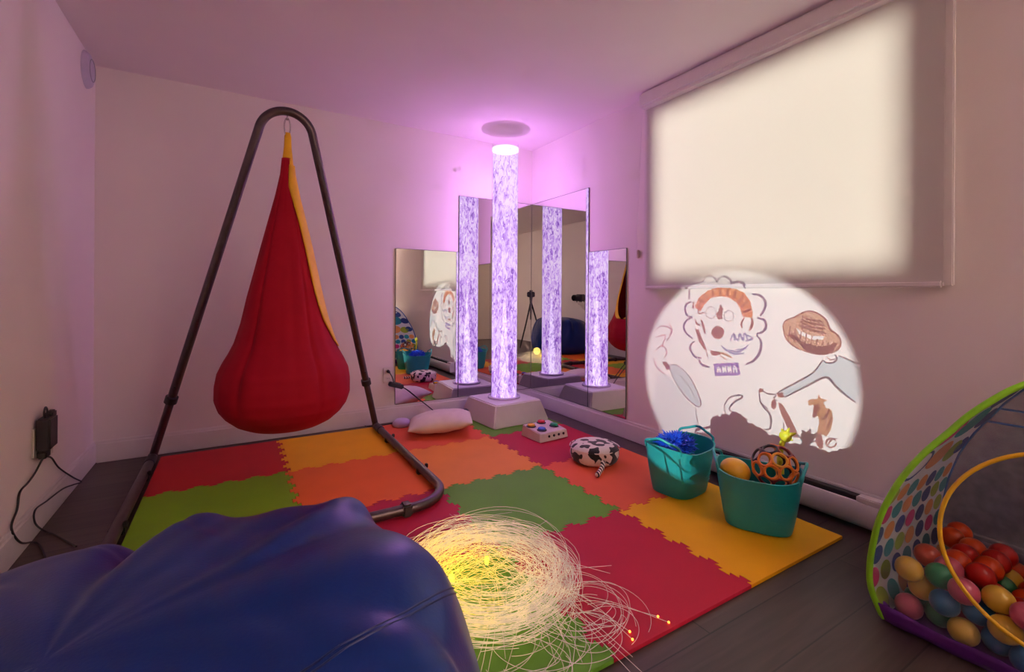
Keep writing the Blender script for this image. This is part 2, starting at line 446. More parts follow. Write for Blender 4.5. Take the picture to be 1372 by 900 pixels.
yel_m = pmat('yellow_webbing', (.84, .46, .006), .6, var=.06, bump=.3, bscale=300)
bm = bmesh.new()
zz = [.665+(1.605-.665)*k/70 for k in range(71)]
def ribbon(bm, pa, pb):
    va = [bm.verts.new(p) for p in pa]; vb = [bm.verts.new(p) for p in pb]
    for i in range(len(va)-1): bm.faces.new((va[i], va[i+1], vb[i+1], vb[i]))
for side in (0, 1):
    cols = []
    for z in zz:
        e = op_edges(z)[side]; r = prof_r(z); dw = (.060 if side == 0 else .026)/max(r, .045)
        lo_, hi_ = (e-dw, e+.25*dw) if side == 0 else (e-.25*dw, e+dw)
        cols.append([pod_pt(lo_+(hi_-lo_)*q/7, z, .008) for q in range(8)])
    for q in range(7): ribbon(bm, [c[q] for c in cols], [c[q+1] for c in cols])
bmesh.ops.remove_doubles(bm, verts=bm.verts, dist=.0005)
tr = link_mesh('opening_trim', bm, yel_m, pod, 180)
md = tr.modifiers.new('thick', 'SOLIDIFY'); md.thickness = .005; md.offset = 0
bm = bmesh.new()
rings = [(1.605, .029, .027), (1.635, .026, .024), (1.70, .019, .014), (1.755, .017, .006), (1.775, .012, .006)]
tops = []
for z, a, b_ in rings:
    tops.append([bm.verts.new((SX+.003+a*math.cos(t)*.95, AY+b_*math.sin(t), z)) for t in [2*PI*k/20 for k in range(20)]])
for p, q in zip(tops, tops[1:]):
    for k in range(20): bm.faces.new((p[k], p[(k+1) % 20], q[(k+1) % 20], q[k]))
bm.faces.new(tops[0]); bm.faces.new(tops[-1])
strap = link_mesh('hanging_strap', bm, yel_m, pod, 50)
steel_m = pmat('bright_steel', (.62, .6, .6), .25, 1.)
ring = []
for k in range(28):
    t = 2*PI*k/28; ring.append((SX+.014*math.cos(t), AY, AZ-PR-.060+.046*math.sin(t)))
link_mesh('carabiner', tube(bmesh.new(), ring, .0035, 8, closed=True), steel_m, strap, 60)['label'] = 'steel carabiner'
link_mesh('eye_bolt', tube(bmesh.new(), [(SX, AY+.012*math.cos(2*PI*k/18), AZ-PR-.011+.012*math.sin(2*PI*k/18)) for k in range(18)], .003, 8, closed=True), steel_m, stand, 60)

# ------------------------------------------------------------ wall mirrors
mir_m, nt, b = new_mat('mirror_glass')
b.inputs['Base Color'].default_value = (.86, .87, .86, 1); b.inputs['Metallic'].default_value = 1; b.inputs['Roughness'].default_value = .005
tc = nt.nodes.new('ShaderNodeTexCoord'); n = nt.nodes.new('ShaderNodeTexNoise'); n.inputs['Scale'].default_value = 1.2
bp = nt.nodes.new('ShaderNodeBump'); bp.inputs['Strength'].default_value = .02; bp.inputs['Distance'].default_value = .02
nt.links.new(tc.outputs['Object'], n.inputs['Vector']); nt.links.new(n.outputs['Fac'], bp.inputs['Height']); nt.links.new(bp.outputs['Normal'], b.inputs['Normal'])
edge_m = pmat('mirror_edge', (.12, .14, .14), .3)
MB, MT = .126, 1.735
def mirror(lo, hi, axis, lab):
    t = thing('wall_mirror', lab, 'mirror', ((lo[0]+hi[0])/2, (lo[1]+hi[1])/2, lo[2]), 'frameless wall mirrors around the corner')
    link_mesh('backing', B(lo, hi, .001), edge_m, t)
    e = .0006
    if axis == 'Y':
        l2 = (lo[0]+.003, lo[1]-e, lo[2]+.003); h2 = (hi[0]-.003, lo[1]+.0005, hi[2]-.003)
    else:
        l2 = (lo[0]-e, lo[1]+.003, lo[2]+.003); h2 = (lo[0]+.0005, hi[1]-.003, hi[2]-.003)
    link_mesh('glass', B(l2, h2), mir_m, t)
d = .008
mirror((1.02, YB-d, MB), (1.529, YB-.001, 1.285), 'Y', 'short mirror on the swing side of the corner, behind the pillow')
mirror((1.531, YB-d, MB), (XR-d-.001, YB-.001, MT), 'Y', 'tall mirror on the back wall behind the bubble tube')
mirror((XR-d, 2.621, MB), (XR-.001, YB-d-.001, MT), 'X', 'tall mirror on the blind wall, next to the corner')
mirror((XR-d, 2.237, MB), (XR-.001, 2.619, 1.262), 'X', 'short mirror on the blind wall, nearest the projected picture')

# ------------------------------------------------------------ bubble tube
TX, TY = 1.762, 3.05
bt = thing('bubble_tube', 'tall glowing purple bubble tube on a white square base in the mirrored corner', 'bubble lamp', (TX, TY, TH))
white_m = pmat('white_laminate', (.78, .76, .74), .35, var=.02)
bm = bmesh.new()
hb, ht_, zb = .245, .198, .165
v0 = [bm.verts.new((TX+sx*hb, TY+sy*hb, TH+.001)) for sx, sy in ((-1, -1), (1, -1), (1, 1), (-1, 1))]
v1 = [bm.verts.new((TX+sx*ht_, TY+sy*ht_, zb)) for sx, sy in ((-1, -1), (1, -1), (1, 1), (-1, 1))]
bm.faces.new(v0); bm.faces.new(v1)
for i in range(4): bm.faces.new((v0[i], v0[(i+1) % 4], v1[(i+1) % 4], v1[i]))
bmesh.ops.bevel(bm, geom=list(bm.edges), offset=.008, segments=3, affect='EDGES')
rot_z(bm, math.radians(4), (TX, TY, 0))
pb = link_mesh('base', bm, white_m, bt, 40)
link_mesh('collar_ring', lathe(bmesh.new(), [(.101, zb+.0005), (.122, zb+.0005), (.122, zb+.012), (.116, zb+.016), (.101, zb+.016)], (TX, TY, 0), 48, cap=False), pmat('clear_collar', (.7, .62, .8), .15), bt, 40)
# acrylic wall
acr, nt, b = new_mat('clear_acrylic'); out = nt.nodes['Material Output']
g = nt.nodes.new('ShaderNodeBsdfGlossy'); g.inputs['Roughness'].default_value = .04
t = nt.nodes.new('ShaderNodeBsdfTransparent'); t.inputs['Color'].default_value = (.97, .95, .99, 1); lw = nt.nodes.new('ShaderNodeLayerWeight'); lw.inputs['Blend'].default_value = .25
mu = nt.nodes.new('ShaderNodeMath'); mu.operation = 'MULTIPLY'; mu.inputs[1].default_value = .35; mx = nt.nodes.new('ShaderNodeMixShader')
nt.links.new(lw.outputs['Fresnel'], mu.inputs[0]); nt.links.new(mu.outputs[0], mx.inputs[0]); nt.links.new(t.outputs[0], mx.inputs[1]); nt.links.new(g.outputs[0], mx.inputs[2]); nt.links.new(mx.outputs[0], out.inputs['Surface'])
link_mesh('acrylic_tube', lathe(bmesh.new(), [(.100, zb+.001), (.100, 2.095)], (TX, TY, 0), 64, cap=False), acr, bt, 60)
# lit bubbling water
wat = bpy.data.materials.new('lit_bubbling_water'); wat.use_nodes = True; nt = wat.node_tree; nt.nodes.clear()
N = nt.nodes.new; Lk = nt.links.new
out = N('ShaderNodeOutputMaterial'); tc = N('ShaderNodeTexCoord')
mp = N('ShaderNodeMapping'); mp.inputs['Scale'].default_value = (1, 1, .42); Lk(tc.outputs['Object'], mp.inputs['Vector'])
n1 = N('ShaderNodeTexNoise'); n1.inputs['Scale'].default_value = 46; n1.inputs['Detail'].default_value = 3; n1.inputs['Roughness'].default_value = .62; n1.inputs['Distortion'].default_value = 1.1
Lk(mp.outputs['Vector'], n1.inputs['Vector'])
n2 = N('ShaderNodeTexNoise'); n2.inputs['Scale'].default_value = 7; n2.inputs['Detail'].default_value = 1; Lk(mp.outputs['Vector'], n2.inputs['Vector'])
sx = N('ShaderNodeSeparateXYZ'); Lk(tc.outputs['Object'], sx.inputs[0])
add = N('ShaderNodeMath'); add.operation = 'MULTIPLY_ADD'; add.inputs[1].default_value = .35; Lk(n2.outputs['Fac'], add.inputs[0]); Lk(n1.outputs['Fac'], add.inputs[2])
hz = N('ShaderNodeMapRange'); hz.inputs['From Min'].default_value = .1; hz.inputs['From Max'].default_value = 2.05; hz.inputs['To Min'].default_value = -.15; hz.inputs['To Max'].default_value = -.085; Lk(sx.outputs['Z'], hz.inputs['Value'])
ad2 = N('ShaderNodeMath'); Lk(add.outputs[0], ad2.inputs[0]); Lk(hz.outputs[0], ad2.inputs[1])
rp = N('ShaderNodeValToRGB'); e = rp.color_ramp.elements
e[0].position = .40; e[0].color = (.22, .06, .48, 1); e[1].position = .68; e[1].color = (.96, .76, 1.0, 1)
a = e.new(.46); a.color = (.50, .23, .82, 1); a = e.new(.55); a.color = (.74, .46, .98, 1)
Lk(ad2.outputs[0], rp.inputs['Fac'])
em = N('ShaderNodeEmission'); em.inputs['Strength'].default_value = .92; Lk(rp.outputs['Color'], em.inputs['Color'])
tr_ = N('ShaderNodeBsdfTransparent'); mx = N('ShaderNodeMixShader'); mx.inputs[0].default_value = .78
Lk(tr_.outputs[0], mx.inputs[1]); Lk(em.outputs[0], mx.inputs[2]); Lk(mx.outputs[0], out.inputs['Surface'])
link_mesh('bubbling_water', lathe(bmesh.new(), [(.0955, zb+.003), (.0955, 2.035)], (TX, TY, 0), 64, cap=False), wat, bt, 60)
core = lathe(bmesh.new(), [(.030, zb+.004), (.036, .35), (.022, .62), (.004, .95)], (TX, TY, 0), 24)
core_m = emit_mat('bright_bubble_jet', (.92, .78, 1.0), 1.8)
link_mesh('bubble_jet', core, core_m, bt, 60)
bm = bmesh.new(); random.seed(2)
for k in range(420):
    a = random.uniform(0, 2*PI); rr = .096*random.uniform(.93, .985); z = random.uniform(.2, 2.0)
    sphere(bm, (TX+rr*math.cos(a), TY+rr*math.sin(a), z), random.uniform(.0018, .0045), 1, scale=(1, 1, 1.25))
o = link_mesh('air_bubbles', bm, emit_mat('bubble_glint', (.95, .85, 1.), 1.25), bt, 180); o['kind'] = 'stuff'
link_mesh('top_ring', lathe(bmesh.new(), [(.0962, 2.035), (.1008, 2.035), (.1008, 2.058), (.0962, 2.058)], (TX, TY, 0), 48, cap=False), emit_mat('lit_ring', (.98, .86, 1.), 1.0), bt, 60)
link_mesh('top_cap', lathe(bmesh.new(), [(.001, 2.036), (.0955, 2.036), (.0955, 2.042), (.001, 2.042)], (TX, TY, 0), 48, cap=False), pmat('frosted_cap', (.8, .75, .85), .4), bt, 60)
def light(name, kind, loc, energy, col, **k):
    l = bpy.data.lights.new(name, kind); l.energy = energy; l.color = col
    for a, v in k.items(): setattr(l, a, v)
    o = bpy.data.objects.new(name, l); o.location = loc; C.objects.link(o); return o
LED = (.80, .32, 1.0)
for z, e in ((.26, LED_W*1.6), (.66, LED_W*1.6), (1.06, LED_W*1.6), (1.46, LED_W*1.6), (1.84, LED_W*1.4)):
    o = light('tube_led', 'POINT', (TX, TY, z), e, LED, shadow_soft_size=0.)
    o.parent = bt; o.location = V((TX, TY, z))-V((TX, TY, TH))
link_mesh('power_inlet', B((TX-.262, TY+.12, TH+.02), (TX-.235, TY+.17, TH+.06), .004), black_m, bt, 40)

# ------------------------------------------------------------ pillow
pil_m = pmat('white_cotton', (.80, .72, .60), .85, var=.04, bump=.3, bscale=90)
def pillow(cen, L, W, Hh, ang):
    bm = bmesh.new(); n = 44; top = []; bot = []
    def P(u, v, s):
        pin = 1-.10*(1-abs(v)**2)*(abs(u)**3)-.0; pinv = 1-.13*(1-abs(u)**2)*(abs(v)**3)
        hgt = ((1-abs(u)**2.6)*(1-abs(v)**2.6))**.55
        wr = .006*noise.noise(V((u*3, v*3, 1.3+s)))
        return V((u*L/2*pinv, v*W/2*pin, s*Hh/2*hgt*(1. if s > 0 else .92)+wr*hgt))
    for s in (1, -1):
        g = [[bm.verts.new(P(-1+2*i/n, -1+2*j/n, s)) for i in range(n+1)] for j in range(n+1)]
        for j in range(n):
            for i in range(n): bm.faces.new((g[j][i], g[j][i+1], g[j+1][i+1], g[j+1][i]))
    bmesh.ops.remove_doubles(bm, verts=bm.verts, dist=.0008)
    bm.transform(Matrix.Translation(V(cen)) @ Matrix.Rotation(ang, 4, 'Z') @ Matrix.Rotation(math.radians(-5), 4, 'Y'))
    return bm
o = link_mesh('pillow', pillow((1.205, 2.945, TH+.072), .42, .31, .135, math.radians(-22)), pil_m, smooth=180, origin=(1.205, 2.945, TH))
tag(o, 'small white pillow on the salmon tile beside the bubble tube base', 'pillow')
pk = lathe(bmesh.new(), [(.001, TH+.001), (.058, TH+.001), (.066, TH+.012), (.062, TH+.03), (.045, TH+.045), (.02, TH+.052), (.001, TH+.053)], (1.02, 3.215, 0), 32, cap=False)
o = link_mesh('lilac_dome', pk, pmat('lilac_plastic', (.55, .48, .66), .4), smooth=50, origin=(1.02, 3.215, TH))  # low dome shaped like a small bean cushion
tag(o, 'small round pale lilac dome lying on the mat behind the pillow', 'dome lamp')

# ------------------------------------------------------------ button box
bx = thing('button_box', 'small white switch box with four coloured push buttons on the crimson tile', 'switch box', (1.78, 2.51, TH))
o0 = V((1.652, 2.40, TH+.001)); ux = V((.995, .075, 0)); uy = V((-.075, .995, 0)); bw, bd = .238, .205
bm = bmesh.new(); hs = (.052, .072)
vs = []
for zf in (0, 1):
    for (i, j) in ((0, 0), (1, 0), (1, 1), (0, 1)):
        z = 0 if zf == 0 else hs[j]
        ins = .008 if zf else 0
        vs.append(bm.verts.new(o0+ux*(ins+(bw-2*ins)*i)+uy*(ins+(bd-2*ins)*j)+V((0, 0, z))))
for q in ((0, 1, 2, 3), (4, 5, 6, 7), (0, 1, 5, 4), (1, 2, 6, 5), (2, 3, 7, 6), (3, 0, 4, 7)): bm.faces.new([vs[i] for i in q])
bmesh.ops.bevel(bm, geom=list(bm.edges), offset=.004, segments=2, affect='EDGES')
link_mesh('housing', bm, pmat('ivory_plastic', (.76, .68, .62), .45), bx, 40)
tilt = math.atan2(hs[1]-hs[0], bd)
def boxpt(i, j): return o0+ux*(bw*i)+uy*(bd*j)+V((0, 0, hs[0]+(hs[1]-hs[0])*j))
for nm, col, i, j in (('yellow', (.75, .38, .02), .16, .70), ('blue', (.05, .16, .75), .26, .30), ('red', (.65, .03, .05), .60, .82), ('green', (.02, .42, .16), .78, .42)):
    p = boxpt(i, j)
    b1 = lathe(bmesh.new(), [(.001, .0005), (.032, .0005), (.032, .004), (.028, .006), (.001, .006)], p, 28, cap=False)
    bz = link_mesh('button_bezel', b1, black_m, bx, 40)
    b2 = lathe(bmesh.new(), [(.025, .0062), (.0255, .013), (.022, .018), (.012, .0205), (.001, .021)], p, 28, cap=False)
    c = link_mesh('push_button', b2, pmat('button_'+nm, col, .25, coat=.4), bz, 50); c['label'] = nm+' push button'
for k in range(4):
    p = o0+ux*(bw*(.32+.17*k))+V((0, 0, .03))-uy*.0
    jb = lathe(bmesh.new(), [(.008, -.004), (.008, .002), (.004, .003)], (0, 0, 0), 14, axis='Y')
    jb.transform(Matrix.Translation(p+uy*.003) @ Matrix.Rotation(math.radians(4.3), 4, 'Z') @ Matrix.Scale(-1, 4, V((0, 1, 0))))
    link_mesh('jack_socket', jb, black_m, bx, 40)

# ------------------------------------------------------------ cow print cushion
cow_m, nt, b = new_mat('cow_print_plush')
tc = nt.nodes.new('ShaderNodeTexCoord'); n = nt.nodes.new('ShaderNodeTexNoise'); n.inputs['Scale'].default_value = 20; n.inputs['Detail'].default_value = 1.0; n.inputs['Roughness'].default_value = .4
rp = nt.nodes.new('ShaderNodeValToRGB'); rp.color_ramp.elements[0].position = .525; rp.color_ramp.elements[1].position = .54
rp.color_ramp.elements[0].color = (.82, .76, .70, 1); rp.color_ramp.elements[1].color = (.012, .011, .012, 1)
nt.links.new(tc.outputs['Object'], n.inputs['Vector']); nt.links.new(n.outputs['Fac'], rp.inputs['Fac']); nt.links.new(rp.outputs['Color'], b.inputs['Base Color'])
b.inputs['Roughness'].default_value = .85; b.inputs['Sheen Weight'].default_value = .3
cc = thing('cow_cushion', 'round black and white cow print cushion with a striped tail', 'cushion', (1.748, 2.0, TH))
cp = [(.001, .001), (.11, .001), (.131, .010), (.141, .030), (.144, .055), (.139, .080), (.125, .098), (.10, .106), (.05, .110), (.001, .111)]
bm = lathe(bmesh.new(), cp, (1.748, 2.0, TH), 12, cap=False)
bmesh.ops.remove_doubles(bm, verts=bm.verts, dist=.003)
o = link_mesh('body', bm, cow_m, cc, 180); md = o.modifiers.new('s', 'SUBSURF'); md.levels = md.render_levels = 2
link_mesh('piping', tube(bmesh.new(), [(1.748+.1385*math.cos(2*PI*k/48), 2.0+.1385*math.sin(2*PI*k/48), TH+.084) for k in range(48)], .003, 6, closed=True), cow_m, cc, 60)
tp = spline([(1.70, 1.875, TH+.04), (1.672, 1.85, TH+.026), (1.63, 1.825, TH+.016), (1.59, 1.80, TH+.015)], 6)
tm, nt, b = new_mat('striped_tail')
tc = nt.nodes.new('ShaderNodeTexCoord'); wv = nt.nodes.new('ShaderNodeTexWave'); wv.bands_direction = 'X'; wv.inputs['Scale'].default_value = 16; wv.inputs['Distortion'].default_value = 1.5
rp = nt.nodes.new('ShaderNodeValToRGB'); rp.color_ramp.elements[0].position = .45; rp.color_ramp.elements[1].position = .52
rp.color_ramp.elements[0].color = (.8, .74, .68, 1); rp.color_ramp.elements[1].color = (.03, .022, .02, 1)
nt.links.new(tc.outputs['Object'], wv.inputs['Vector']); nt.links.new(wv.outputs['Fac'], rp.inputs['Fac']); nt.links.new(rp.outputs['Color'], b.inputs['Base Color']); b.inputs['Roughness'].default_value = .8
link_mesh('tail', tube(bmesh.new(), tp, [.013]*(len(tp)-3)+[.014, .012, .005], 10), tm, cc, 60)

# ------------------------------------------------------------ flexible tubs
teal_m, nt, b = new_mat('teal_flexible_plastic')
b.inputs['Roughness'].default_value = .38
tc = nt.nodes.new('ShaderNodeTexCoord'); n = nt.nodes.new('ShaderNodeTexNoise'); n.inputs['Scale'].default_value = 12
rp = nt.nodes.new('ShaderNodeValToRGB'); rp.color_ramp.elements[0].color = (.008, .29, .31, 1); rp.color_ramp.elements[1].color = (.012, .34, .355, 1)
nt.links.new(tc.outputs['Object'], n.inputs['Vector']); nt.links.new(n.outputs['Fac'], rp.inputs['Fac']); nt.links.new(rp.outputs['Color'], b.inputs['Base Color'])
TL, TW, TZ = .158, .132, .222
def tub_pt(a, z, din=0.):
    """local tub wall: long axis x; rim dips at the sides and rises to the handles"""
    t = z/TZ; k = .76+.24*t**.8
    L, W = TL*k-din, TW*k-din
    ex = .62
    c, s = math.cos(a), math.sin(a)
    return V((L*math.copysign(abs(c)**ex, c), W*math.copysign(abs(s)**ex, s), z+(t**3)*(.022*c*c-.008)))
def make_tub(lab, loc, ang):
    t = thing('storage_tub', lab, 'tub', loc, 'teal flexible toy tubs'); t.rotation_euler = (0, 0, ang)
    org = V(loc)
    bm = bmesh.new(); n = 72; rings = []
    for din, zs_ in ((0, [0, .004, .02, .05, .08, .11, .14, .17, .195, TZ-.008, TZ]), (.004, [TZ, TZ-.01, .19, .15, .1, .05, .012])):
        for z in zs_:
            q = din
            if din == 0 and z == 0: q = .012
            if din == 0 and z >= TZ-.008: q = -.003
            rings.append([bm.verts.new(tub_pt(2*PI*i/n, z, q)+org) for i in range(n)])
    for p, q in zip(rings, rings[1:]):
        for i in range(n): bm.faces.new((p[i], p[(i+1) % n], q[(i+1) % n], q[i]))
    bm.faces.new(rings[0]); bm.faces.new(rings[-1])
    link_mesh('tub_body', bm, teal_m, t, 40)
    for s in (0, PI):
        pts = [tub_pt(s+a, TZ-.012) for a in (-.62, -.5)]
        A, Bp = tub_pt(s-.55, TZ-.004), tub_pt(s+.55, TZ-.004); mid = tub_pt(s, TZ)
        out = V((math.cos(s), 0, 0))
        ctrl = [A-V((0, 0, .012)), A+V((0, 0, .018))+out*.006, (A+mid)/2+V((0, 0, .030))+out*.010, mid+V((0, 0, .038))+out*.012, (Bp+mid)/2+V((0, 0, .030))+out*.010, Bp+V((0, 0, .018))+out*.006, Bp-V((0, 0, .012))]
        bm = tube(bmesh.new(), [p+org for p in spline(ctrl, 5)], .0062, 10)
        link_mesh('handle', bm, teal_m, t, 60)
    for k, w_ in enumerate((.022, .026, .03, .05, .044)):
        z = .165-.026*k
        pa = [tub_pt(-PI/2+.34+u*w_/.1, z, -.0012)+org for u in (-.5, -.25, 0, .25, .5)]
        link_mesh('level_mark', tube(bmesh.new(), pa, .0012, 6), teal_m, t, 60)
    return t
t1 = make_tub('teal tub holding the blue spiky ball, farther from the ball pit', (1.850, 1.500, TH+.0006), math.radians(8))
t2 = make_tub('teal tub holding the orange lattice ball and yellow ball, nearer the ball pit', (1.856, 1.112, TH+.0006), math.radians(-60))

# contents of the first tub
bm = bmesh.new(); random.seed(7); pc = V((1.843, 1.518, TH+.216)); R0 = .05
sphere(bm, pc, R0, 2, scale=(1, 1, .62))
for k in range(560):
    z = random.uniform(-1, 1); a = random.uniform(0, 2*PI); s = math.sqrt(1-z*z); dr = V((s*math.cos(a), s*math.sin(a), z*.62))
    Ls = random.uniform(.028, .046)
    jit = V((random.uniform(-1, 1), random.uniform(-1, 1), random.uniform(-1, 1)))*.012
    tube(bm, [pc+dr*R0*.9, pc+dr*(R0+Ls*.6)+jit*.4, pc+dr*(R0+Ls)+jit], [.0038, .0034, .0022], 4)
o = link_mesh('spiky_ball', bm, pmat('blue_rubber_spikes', (.012, .09, .70), .3, coat=.3), smooth=60, origin=pc)
tag(o, 'shiny blue spiky rubber ball in the tub with the blue handle loop behind', 'spiky ball')
o['label'] = 'shiny blue spiky rubber ball sitting in the farther teal tub'
bm = sphere(bmesh.new(), (1.862, 1.424, TH+.152), .035, 3)
tag(link_mesh('play_ball', bm, pmat('mauve_ball', (.42, .16, .36), .35), smooth=180, origin=(1.862, 1.424, TH+.11)), 'mauve ball in the farther teal tub, beside the blue spiky ball', 'ball')
bm = sphere(bmesh.new(), (1.815, 1.46, TH+.10), .05, 3)
tag(link_mesh('play_ball', bm, pmat('deep_teal_ball', (.02, .16, .2), .35), smooth=180, origin=(1.815, 1.46, TH+.06)), 'dark teal ball low in the farther tub under the spiky ball', 'ball')
# contents of the second tub
bm = sphere(bmesh.new(), (0, 0, 0), .059, 4, scale=(1.03, .92, .85))
bm.transform(Matrix.Translation((1.791, 1.172, TH+.209)) @ Matrix.Rotation(-.5, 4, 'Z') @ Matrix.Rotation(.35, 4, 'Y'))
tag(link_mesh('yellow_ball', bm, pmat('yellow_rubber', (.80, .42, .015), .32, coat=.2), smooth=180, origin=(1.79, 1.172, TH+.15)), 'smooth yellow oval ball in the nearer teal tub', 'ball')
bm = sphere(bmesh.new(), (1.775, 1.085, TH+.165), .033, 3)
tag(link_mesh('white_ball', bm, pmat('white_ball', (.72, .72, .74), .35), smooth=180, origin=(1.765, 1.075, TH+.13)), 'white ball peeping over the front rim of the nearer teal tub', 'ball')
# lattice ball: rings around 32 directions of an icosahedron
oc = V((1.877, 1.056, TH+.248)); OR = .083
tmpb = bmesh.new(); bmesh.ops.create_icosphere(tmpb, subdivisions=1, radius=1)
dirs = [v.co.normalized() for v in tmpb.verts]+[f.calc_center_median().normalized() for f in tmpb.faces]; tmpb.free()
mats_ = [pmat('lattice_orange', (.80, .22, .02), .4), pmat('lattice_black', (.03, .02, .025), .4), pmat('lattice_amber', (.75, .34, .03), .4), pmat('lattice_maroon', (.22, .02, .03), .4)]
rotm = Matrix.Rotation(.5, 3, 'X') @ Matrix.Rotation(.35, 3, 'Z')
random.seed(11); bm = bmesh.new()
for i, dv in enumerate(dirs):
    dv = rotm @ dv; s = dv.cross(V((.3, .5, .81))).normalized(); t_ = dv.cross(s); al = .322
    ringp = [oc+(dv*math.cos(al)+(s*math.cos(2*PI*k/22)+t_*math.sin(2*PI*k/22))*math.sin(al))*OR for k in range(22)]
    tube(bm, ringp, .0052, 8, closed=True, mi=[0, 1, 2, 3, 0, 2, 1, 0][i % 8])
o = link_mesh('lattice_ball', bm, mats_, smooth=60, origin=oc)
tag(o, 'open lattice ball of orange and dark rings in the nearer teal tub', 'ball')
# yellow-green bendy toy sticking out
yg = pmat('yellow_green_rubber', (.62, .66, .03), .45)
ty = thing('bendy_toy', 'yellow green rubber toy sticking up behind the orange lattice ball', 'toy', (1.985, 1.09, TH+.2))
st = spline([(1.972, 1.085, TH+.19), (1.982, 1.092, TH+.26), (1.987, 1.09, TH+.305), (1.989, 1.08, TH+.335)], 6)
link_mesh('stem', tube(bmesh.new(), st, [.014]*6+[.011]*(len(st)-6), 10), yg, ty, 60)
bm = sphere(bmesh.new(), (1.989, 1.075, TH+.348), .024, 3, scale=(.8, 1.05, 1.0)); link_mesh('head', bm, yg, ty, 180)
for k, (a, l) in enumerate(((.5, .045), (1.25, .04), (2.2, .032), (-.4, .03))):
    p = V((1.989, 1.075, TH+.348)); dv = V((0.15, -math.cos(a), math.sin(a))).normalized()
    link_mesh('frond', tube(bmesh.new(), [p, p+dv*l*.5, p+dv*l], [.011, .009, .003], 8), yg, ty, 60)

# ------------------------------------------------------------ blue bean bag
bag = thing('bean_bag', 'large blue vinyl bean bag filling the near corner of the room', 'bean bag', (-.2, .66, 0))
BC = V((-.165, .64, 0)); BR, BH = .505, .565
vin_m, nt, b = new_mat('blue_vinyl')
tc = nt.nodes.new('ShaderNodeTexCoord'); n = nt.nodes.new('ShaderNodeTexNoise'); n.inputs['Scale'].default_value = 5
rp = nt.nodes.new('ShaderNodeValToRGB'); rp.color_ramp.elements[0].color = (.001, .016, .125, 1); rp.color_ramp.elements[1].color = (.0012, .020, .15, 1)
nt.links.new(tc.outputs['Object'], n.inputs['Vector']); nt.links.new(n.outputs['Fac'], rp.inputs['Fac']); nt.links.new(rp.outputs['Color'], b.inputs['Base Color'])
b.inputs['Roughness'].default_value = .34; b.inputs['Specular IOR Level'].default_value = .25
n2 = nt.nodes.new('ShaderNodeTexNoise'); n2.inputs['Scale'].default_value = 220; bp = nt.nodes.new('ShaderNodeBump'); bp.inputs['Strength'].default_value = .12; bp.inputs['Distance'].default_value = .002
nt.links.new(tc.outputs['Object'], n2.inputs['Vector']); nt.links.new(n2.outputs['Fac'], bp.inputs['Height']); nt.links.new(bp.outputs['Normal'], b.inputs['Normal'])
bprof = [(0, 0), (.5, 0), (.80, .0), (.90, .035), (.965, .12), (1., .28), (1., .45), (.97, .60), (.92, .75), (.84, .87), (.72, .94), (.54, .975), (.34, .99), (.16, 1.), (0, 1.)]
bpp = spline([(r, z, 0) for r, z in bprof], 8)
cum = [0]
for p, q in zip(bpp, bpp[1:]): cum.append(cum[-1]+(q-p).length)
def bag_prof(v):
    s = v*cum[-1]
    for i in range(len(cum)-1):
        if s <= cum[i+1]:
            k = (s-cum[i])/max(1e-9, cum[i+1]-cum[i]); return bpp[i].lerp(bpp[i+1], k)
    return bpp[-1]
def adiff(a, b_): return ((a-b_+PI) % (2*PI))-PI
folds = [ # azimuth deg, amplitude, width deg, v centre, v width, slant deg per v
 (84, -.055, 6, .72, .17, 30), (73, .026, 5, .70, .17, 30), (58, -.012, 7, .74, .12, -10), (50, .014, 9, .70, .14, 0), (37, .040, 6, .70, .17, -50),
 (22, -.014, 6, .62, .15, 10), (110, .012, 12, .70, .15, 25), (128, -.014, 8, .72, .16, 20), (5, .012, 7, .6, .2, -20), (-15, -.015, 6, .6, .2, 15), (-40, .014, 8, .62, .2, -20), (-75, -.015, 8, .62, .2, 20), (160, .015, 10, .65, .2, 10), (-120, -.015, 9, .62, .2, 10), (-150, .012, 9, .62, .2, 10)]
def bag_pt(az, v):
    p = bag_prof(v); rho, zz_ = p.x, p.y
    dx, dy = math.cos(az), math.sin(az)
    rr = BR*rho*(1+.035*math.cos(2*(az-.9))+.02*math.sin(3*az+.5))
    hx = 1+.05*dx*rho-.05*max(0, -dx)*rho+.02*math.sin(az*3+1)*rho
    P = V((rr*dx, rr*dy, BH*zz_*hx))
    dirn = V((dx*rho, dy*rho, .55 if zz_ > .5 else .1)).normalized()
    k = min(1, max(0, (v-.33)/.12))
    d = 0
    for a0, A, w_, vc, vw, sl in folds:
        d += .8*A*math.exp(-(adiff(az, math.radians(a0+sl*(v-vc)))/math.radians(w_))**2-((v-vc)/vw)**2)
    q = V((dx*1.3, dy*1.3, v*4))
    d += .020*noise.noise(q*1.3)+.008*noise.noise(V((dx*2.5, dy*2.5, v*3+2)))
    cr = abs(noise.noise(V((P.x*5+3*P.z, P.y*5-2*P.z, 7.7)))); d -= .004*math.exp(-(cr/.10)**2)*min(1, rho*2)
    P += dirn*d*k*min(1, rho*1.6)
    P.z = max(P.z, 0); P += BC
    P.z += .0005+TH*(1 if True else 0)
    P.x = max(P.x, XL+.018)
    return P
NA, NV = 260, 150
bm = bmesh.new()
ring0 = None; rings = []
for j in range(NV+1):
    v = .02+.975*j/NV
    rings.append([bm.verts.new(bag_pt(2*PI*i/NA, v)) for i in range(NA)])
for p, q in zip(rings, rings[1:]):
    for i in range(NA): bm.faces.new((p[i], p[(i+1) % NA], q[(i+1) % NA], q[i]))
bm.faces.new(rings[0]); bm.faces.new(rings[-1])
link_mesh('bag_shell', bm, vin_m, bag, 180)
